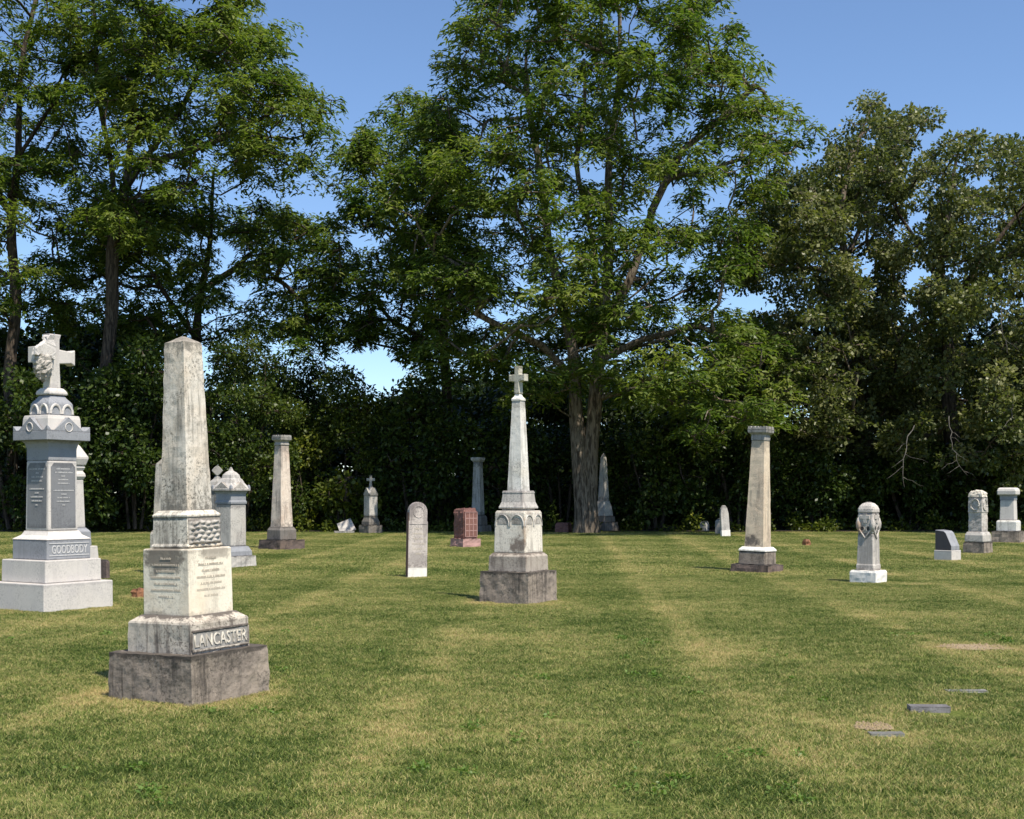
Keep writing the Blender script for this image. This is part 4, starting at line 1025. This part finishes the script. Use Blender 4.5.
# -- central tree
D0 = 50.7; g = np.random.default_rng(21)
poly = [(452, -70), (457, 0), (445, 38), (425, 85), (405, 130), (385, 200), (390, 290), (450, 350), (505, 395), (560, 395), (640, 405), (690, 450), (770, 440), (800, 390),
        (800, 330), (765, 318), (735, 290), (755, 265), (772, 200), (815, 140), (825, 115), (779, 105), (768, 80), (737, 92), (755, 60), (750, 38), (728, 20), (735, -40), (690, -95), (560, -110)]
holes = [(722, 197, 7, 22), (748, 299, 10, 13), (640, 30, 6, 5), (600, 175, 6, 6), (690, 118, 7, 5), (470, 180, 6, 6), (660, 215, 6, 8), (500, 260, 6, 7), (560, 230, 6, 8), (735, 150, 5, 5), (520, 110, 5, 5)]
cl = sample_clumps(poly, holes, D0, 7.0, 660, (.4, 1.15), (.36, .60), g, .58, front=.8)
st = [S_(D0, (581.5, 534, .42), (581.5, 500, .35), (581, 440, .32), (575, 400, .25), (570, 350, .22), (560, 290, .18), (545, 215, .13), (533, 140, .09), (526, 50, .05)),
      S_(D0, (590, 534, .38, .05), (589, 500, .32, .05), (588.5, 440, .29), (595, 400, .23), (603, 340, .23), (606, 260, .19), (610, 180, .14), (614, 110, .10), (622, 10, .05)),
      S_(D0, (602, 330, 0.216), (630, 280, 0.173), (650, 210, 0.122), (685, 150, 0.086), (735, 105, 0.043), join=J1),
      S_(D0, (576, 380, 0.144), (540, 345, 0.122, -1), (500, 325, 0.086, -2), (455, 300, 0.043, -2.5), join=J1),
      S_(D0, (600, 360, 0.158), (640, 340, 0.122, -1), (700, 325, 0.086, -2), (760, 350, 0.043, -2.5), join=J1),
      S_(D0, (603, 340, 0.144), (590, 240, 0.108, 1.5), (578, 160, 0.086, 2), (585, 60, 0.043, 2.5), join=J1)]
tree('locust_tree', 'huge feathery tree with a thick forked trunk in the middle of the back row', D0, st, cl, SPRAY, M['locust'], M['bark'], 31)

# -- tree left of it, behind
D1 = 56; g = np.random.default_rng(22)
poly = [(322, 165), (345, 128), (374, 116), (380, 90), (425, 92), (470, 130), (500, 220), (500, 330), (470, 395), (430, 385), (395, 358), (330, 345), (300, 270)]
holes = [(361, 245, 12, 10), (356, 366, 26, 9), (333, 205, 7, 12), (420, 190, 5, 6), (390, 300, 6, 5)]
cl = sample_clumps(poly, holes, D1, 5.0, 215, (.4, 1.1), (.38, .62), g, .62)
st = [S_(D1, (443, 528, 0.331), (445, 400, 0.202), (446, 300, 0.158), (440, 220, 0.115), (430, 140, 0.058)),
      S_(D1, (446, 300, 0.130), (405, 240, 0.094), (370, 170, 0.050), join=J1), S_(D1, (445, 350, 0.130), (390, 320, 0.086), (345, 270, 0.043), join=J1),
      S_(D1, (446, 330, 0.115), (480, 270, 0.072), join=J1)]
tree('locust_tree', 'slimmer dark feathery tree left of and behind the huge forked tree', D1, st, cl, SPRAY, M['locust'], M['bark_dark'], 32, tint=-.06)

# -- left trees
D2 = 53; g = np.random.default_rng(23)
poly = [(70, -90), (190, -110), (240, -60), (250, -5), (254, 22), (283, 34), (274, 50), (300, 60), (306, 80), (332, 98), (338, 128), (330, 145), (306, 142), (316, 162), (292, 181), (222, 178), (190, 225), (130, 250), (70, 240), (45, 130)]
holes = [(184, 5, 12, 8), (97, 131, 12, 15), (205, 95, 5, 6), (49, 78, 8, 8), (150, 180, 6, 8), (240, 130, 4, 4)]
cl = sample_clumps(poly, holes, D2, 6.0, 310, (.4, 1.15), (.38, .62), g, .62)
st = [S_(D2, (106, 528, .24), (108, 330, .17), (118, 230, 0.173), (126, 160, 0.137), (140, 70, 0.086), (158, -50, 0.043)),
      S_(D2, (118, 230, 0.130), (108, 150, 0.094), (96, 60, 0.065), (90, -30, 0.036), join=J1), S_(D2, (124, 190, 0.130), (160, 140, 0.094), (200, 70, 0.065), (235, 10, 0.036), join=J1),
      S_(D2, (126, 170, 0.108), (190, 150, 0.079), (260, 120, 0.043), join=J1)]
tree('locust_tree', 'tall feathery tree with several upright limbs, behind the big cross monument', D2, st, cl, SPRAY, M['locust'], M['bark_dark'], 33, tint=.04)

D3 = 57; g = np.random.default_rng(24)
poly = [(60, 215), (150, 190), (235, 198), (276, 205), (306, 215), (345, 205), (350, 300), (392, 340), (330, 352), (240, 350), (140, 345), (40, 330), (20, 270)]
holes = [(227, 257, 12, 18), (253, 290, 10, 8), (358, 366, 26, 8), (272, 192, 45, 11)]
cl = sample_clumps(poly, holes, D3, 5.0, 215, (.4, 1.15), (.38, .62), g, .62)
st = [S_(D3, (192, 528, .2), (196, 380, 0.180), (202, 290, 0.144), (210, 220, 0.108), (216, 170, 0.058)),
      S_(D3, (202, 290, 0.108), (240, 265, 0.072), (310, 250, 0.043), join=J1), S_(D3, (197, 340, 0.101), (150, 270, 0.072), (100, 240, 0.036), join=J1)]
tree('locust_tree', 'low spreading feathery tree between the leaning obelisk and the scalloped white column', D3, st, cl, SPRAY, M['locust'], M['bark_dark'], 34)

D4 = 54.2; g = np.random.default_rng(25)
poly = [(-150, -80), (20, -100), (90, -60), (110, 20), (80, 70), (90, 110), (75, 180), (60, 260), (20, 330), (-60, 330), (-150, 250), (-180, 80)]
holes = [(49, 79, 8, 8), (60, 145, 6, 6)]
cl = sample_clumps(poly, holes, D4, 6.0, 265, (.4, 1.15), (.38, .62), g, .62)
st = [S_(D4, (10, 530, .24), (13, 330, .17), (15, 200, 0.166), (16, 130, 0.130), (28, 40, 0.079), (40, -50, 0.043)),
      S_(D4, (15, 220, 0.115), (-40, 140, 0.072), (-90, 60, 0.043), join=J1), S_(D4, (14, 280, 0.094), (-50, 240, 0.065), (-110, 200, 0.036), join=J1), S_(D4, (16, 160, 0.094), (50, 110, 0.065), (75, 40, 0.036), join=J1)]
tree('locust_tree', 'tall feathery tree cut by the left edge, with a dark straight trunk', D4, st, cl, SPRAY, M['locust'], M['bark_dark'], 35, tint=.03)

# -- oaks
D5 = 57; g = np.random.default_rng(26)
poly = [(722, 230), (765, 175), (795, 165), (822, 165), (838, 132), (852, 108), (870, 99), (888, 110), (935, 107), (932, 130), (908, 165), (900, 260), (905, 400), (860, 455), (790, 450), (740, 430), (700, 380), (730, 310)]
holes = [(810, 156, 10, 8), (748, 299, 11, 13), (880, 205, 5, 5), (765, 245, 5, 7), (905, 240, 5, 6), (866, 262, 6, 6)]
cl = sample_clumps(poly, holes, D5, 5.5, 420, (.32, .82), (.6, .9), g, .80, front=1.2)
st = [S_(D5, (868, 528, 0.386), (862, 400, 0.245), (853, 310, 0.202), (846, 270, 0.173), (840, 230, 0.137), (850, 160, 0.086), (868, 110, 0.036)),
      S_(D5, (848, 280, 0.115), (815, 268, 0.094), (775, 270, 0.058), join=J1), S_(D5, (850, 250, 0.115), (880, 190, 0.072), (920, 130, 0.036), join=J1), S_(D5, (842, 240, 0.101), (820, 205, 0.072), (790, 185, 0.036), join=J1)]
tree('oak_tree', 'gnarled olive green oak with round clumps, behind the tan column', D5, st, cl, OAK, M['oak'], M['bark'], 36, tint=.0)

D6 = 55; g = np.random.default_rng(27)
poly = [(872, 210), (905, 165), (935, 140), (969, 131), (993, 130), (1005, 147), (1030, 142), (1110, 150), (1170, 240), (1160, 400), (1080, 470), (1010, 500), (960, 470), (890, 470), (855, 430), (880, 330)]
holes = [(948, 165, 5, 5), (985, 175, 5, 5), (920, 225, 6, 6), (1000, 230, 5, 5), (985, 330, 7, 8), (930, 360, 5, 9)]
cl = sample_clumps(poly, holes, D6, 5.5, 540, (.32, .84), (.6, .9), g, .78, front=1.2)
st = [S_(D6, (950, 532, 0.386), (952, 430, 0.331), (945, 330, 0.216), (940, 250, 0.158), (950, 190, 0.094), (962, 140, 0.036)),
      S_(D6, (943, 290, 0.130), (910, 230, 0.079), (890, 195, 0.036), join=J1), S_(D6, (945, 310, 0.144), (1000, 240, 0.094), (1040, 180, 0.043), join=J1),
      S_(D6, (948, 370, 0.122), (1030, 340, 0.079), (1100, 330, 0.043), join=J1), S_(D6, (946, 340, 0.101), (905, 330, 0.065), join=J1)]
oak2 = tree('oak_tree', 'gnarled olive green oak with bare drooping twigs, at the right edge', D6, st, cl, OAK, M['oak'], M['bark_dark'], 37, tint=.03)
ch = []; rd = random.Random(12)
def crooked(x0, y0, x1, y1, r0, off, n=9, side=2):
    P_ = []
    for i in range(n):
        t = i / (n - 1); P_.append(at(x0 + (x1 - x0) * t + rd.uniform(-2, 2) + 3 * math.sin(t * 5 + x0), y0 + (y1 - y0) * t + rd.uniform(-1, 1), D6 - off - .6 * t))
    ch.append((P_, [r0 * (1 - .75 * i / (n - 1)) for i in range(n)]))
    for _ in range(side):
        q = P_[rd.randrange(3, n - 1)]; Q_ = [q]
        dx = rd.choice((-1, 1)) * rd.uniform(.10, .2)
        for i in range(4): Q_.append(Q_[-1] + Vector((dx + rd.uniform(-.05, .05), rd.uniform(-.1, .1), -rd.uniform(.02, .16))))
        ch.append((Q_, [r0 * .45, r0 * .4, r0 * .32, r0 * .22, r0 * .12]))
for a_ in ((914, 425, 900, 488, .024, 5.4, 12, 5), (944, 415, 966, 476, .024, 5.5, 12, 6), (1002, 300, 1005, 352, .022, 6.2, 10, 4), (1016, 395, 1004, 430, .02, 6.4, 10, 4)):
    ch = []; crooked(*a_); limb_mesh('dead_limb', ch, M['bark_dead'], oak2)

# ------------------------------------------------------------------ shrubs along the edge of the lawn
def shrub(px, top, wpx, D, mat, label, seed, n=16, kind='leaf', tint=0, r=(.35, .98), dens=SHR, low=528):
    g = np.random.default_rng(seed); b = at(px, H0 + CAMZ * F / D, D); e = empty('shrub', (b.x, D, 0)); lf = g.uniform(.75, 1.2); dens = (dens[0] / lf ** 1.6, dens[1] * lf, dens[2] * lf * g.uniform(.8, 1.05), dens[3])
    tag(e, label, 'shrub', 'shrubs along the back of the lawn')
    poly = [(px - wpx * .42, low), (px - wpx * .5, (top + low) / 2), (px - wpx * .36, top + (low - top) * .18), (px - wpx * .08, top), (px + wpx * .15, top + 6), (px + wpx * .40, top + (low - top) * .22), (px + wpx * .5, (top + low) / 2), (px + wpx * .42, low)]
    cl = sample_clumps(poly, [], D, wpx / F * D * .28 + .5, n, r, (.7, 1.0), g, .62, front=.9)
    for q in cl:
        q[0].y += 1.5 * max(0, 1 - q[0].z / 2.6) - .3
        for sx, sy, sz in ((603, 53.3, 3.4), (478, 52, 3.2), (370.7, 50.4, 2.6), (563.5, 51.4, .9)):     # keep clear of the stones
            if q[0].z - q[1] < sz and abs(q[0].x - (sx - 512) / F * sy) < q[1] + .55 and q[0].y - q[1] < sy + .6: q[0].y = sy + .8 + q[1] * 1.3
    # leaves down to the ground
    for i in range(5):
        q = at(px + g.uniform(-.4, .4) * wpx, 520, D + g.uniform(.6, 1.8)); q.z = g.uniform(.35, .8); cl.append((q, g.uniform(.5, .8), .5))
    stems = [S_(D, (px + o * 6, 529, .07), (px + o * wpx * .12, (top + low * 2) / 3, .05), (px + o * wpx * .2, top + (low - top) * .3, .03)) for o in (-1, 0, 1)]
    stems = [[(q[0], q[1], None) for q in s_] for s_ in stems]
    ch = branches(stems, cl, g, .014)
    limb_mesh('stems', ch, M['bark_dark'], e); make_leaves('foliage', cl, g, *dens, mat, e, tint)
    return e
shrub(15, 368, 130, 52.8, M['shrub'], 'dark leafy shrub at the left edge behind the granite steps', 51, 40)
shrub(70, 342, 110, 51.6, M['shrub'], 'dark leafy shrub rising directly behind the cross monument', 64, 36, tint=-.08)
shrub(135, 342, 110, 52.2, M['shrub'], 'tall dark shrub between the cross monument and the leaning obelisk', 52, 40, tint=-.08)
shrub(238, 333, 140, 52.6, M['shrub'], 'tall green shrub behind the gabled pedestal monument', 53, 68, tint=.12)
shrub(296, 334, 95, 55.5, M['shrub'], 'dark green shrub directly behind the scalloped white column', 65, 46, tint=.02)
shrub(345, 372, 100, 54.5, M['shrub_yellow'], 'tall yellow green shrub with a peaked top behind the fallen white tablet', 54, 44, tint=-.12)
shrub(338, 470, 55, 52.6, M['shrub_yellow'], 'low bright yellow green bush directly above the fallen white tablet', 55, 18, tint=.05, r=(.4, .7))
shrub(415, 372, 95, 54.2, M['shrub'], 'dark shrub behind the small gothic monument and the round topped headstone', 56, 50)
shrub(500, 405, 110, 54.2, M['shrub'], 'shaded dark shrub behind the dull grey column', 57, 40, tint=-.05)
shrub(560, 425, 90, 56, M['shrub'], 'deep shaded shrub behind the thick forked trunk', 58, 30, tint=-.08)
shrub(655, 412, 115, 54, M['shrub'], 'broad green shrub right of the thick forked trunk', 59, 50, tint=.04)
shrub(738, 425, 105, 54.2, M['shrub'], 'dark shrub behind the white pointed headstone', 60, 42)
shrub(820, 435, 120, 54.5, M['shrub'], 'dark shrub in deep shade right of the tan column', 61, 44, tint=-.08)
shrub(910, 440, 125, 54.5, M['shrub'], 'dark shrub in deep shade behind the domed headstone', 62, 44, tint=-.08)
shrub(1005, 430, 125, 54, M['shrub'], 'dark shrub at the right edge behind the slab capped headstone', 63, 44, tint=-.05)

# undergrowth: weeds and seedlings along the lawn's edge
g = np.random.default_rng(70); cl = []
for i in range(300):
    x = g.uniform(-27, 27); y = 52.0 + abs(g.normal(0, .8)) + 1.0 * mnoise.noise((x * .30, 2.2, 0)) + .2; hh_ = g.uniform(.05, .30) * (1.8 if mnoise.noise((x * .5, 8, 1)) > .15 else .8)
    cl.append((Vector((x, y, hh_)), g.uniform(.22, .5), min(hh_ + .08, .4)))
o = make_leaves('undergrowth', cl, g, 420, .15, .09, 'leaf', M['shrub_yellow'], None, -.1); tag(o, 'low weeds and seedlings along the back edge of the lawn', 'weeds', kind='stuff')

# a few broad leaved weeds in the turf
g = np.random.default_rng(91); cl = []
for i in range(75):
    y = g.uniform(6, 16); x = g.uniform(-.45, .45) * y
    if mnoise.noise((x * .6, y * .6, 3)) < -.05: continue
    for q in range(g.integers(1, 4)): cl.append((Vector((x + g.normal(0, .10), y + g.normal(0, .10), .022)), g.uniform(.03, .075), .012))
o = make_leaves('clover', cl, g, 11000, .026, .020, 'leaf', M['clover'], None, .05); tag(o, 'small patches of clover and plantain in the turf', 'weeds', kind='stuff')

# the wood behind: one mass
g = np.random.default_rng(80); cl = []
for i in range(950):
    y = g.uniform(61, 76); px = g.uniform(-160, 1180)
    top = 405 if 290 < px < 420 else (385 if 150 < px < 720 else 335)
    py = g.uniform(top, 530); c = at(px, py, y)
    if c.z < .5: c.z = .5
    cl.append((c, g.uniform(.8, 1.6), g.uniform(.7, 1.3)))
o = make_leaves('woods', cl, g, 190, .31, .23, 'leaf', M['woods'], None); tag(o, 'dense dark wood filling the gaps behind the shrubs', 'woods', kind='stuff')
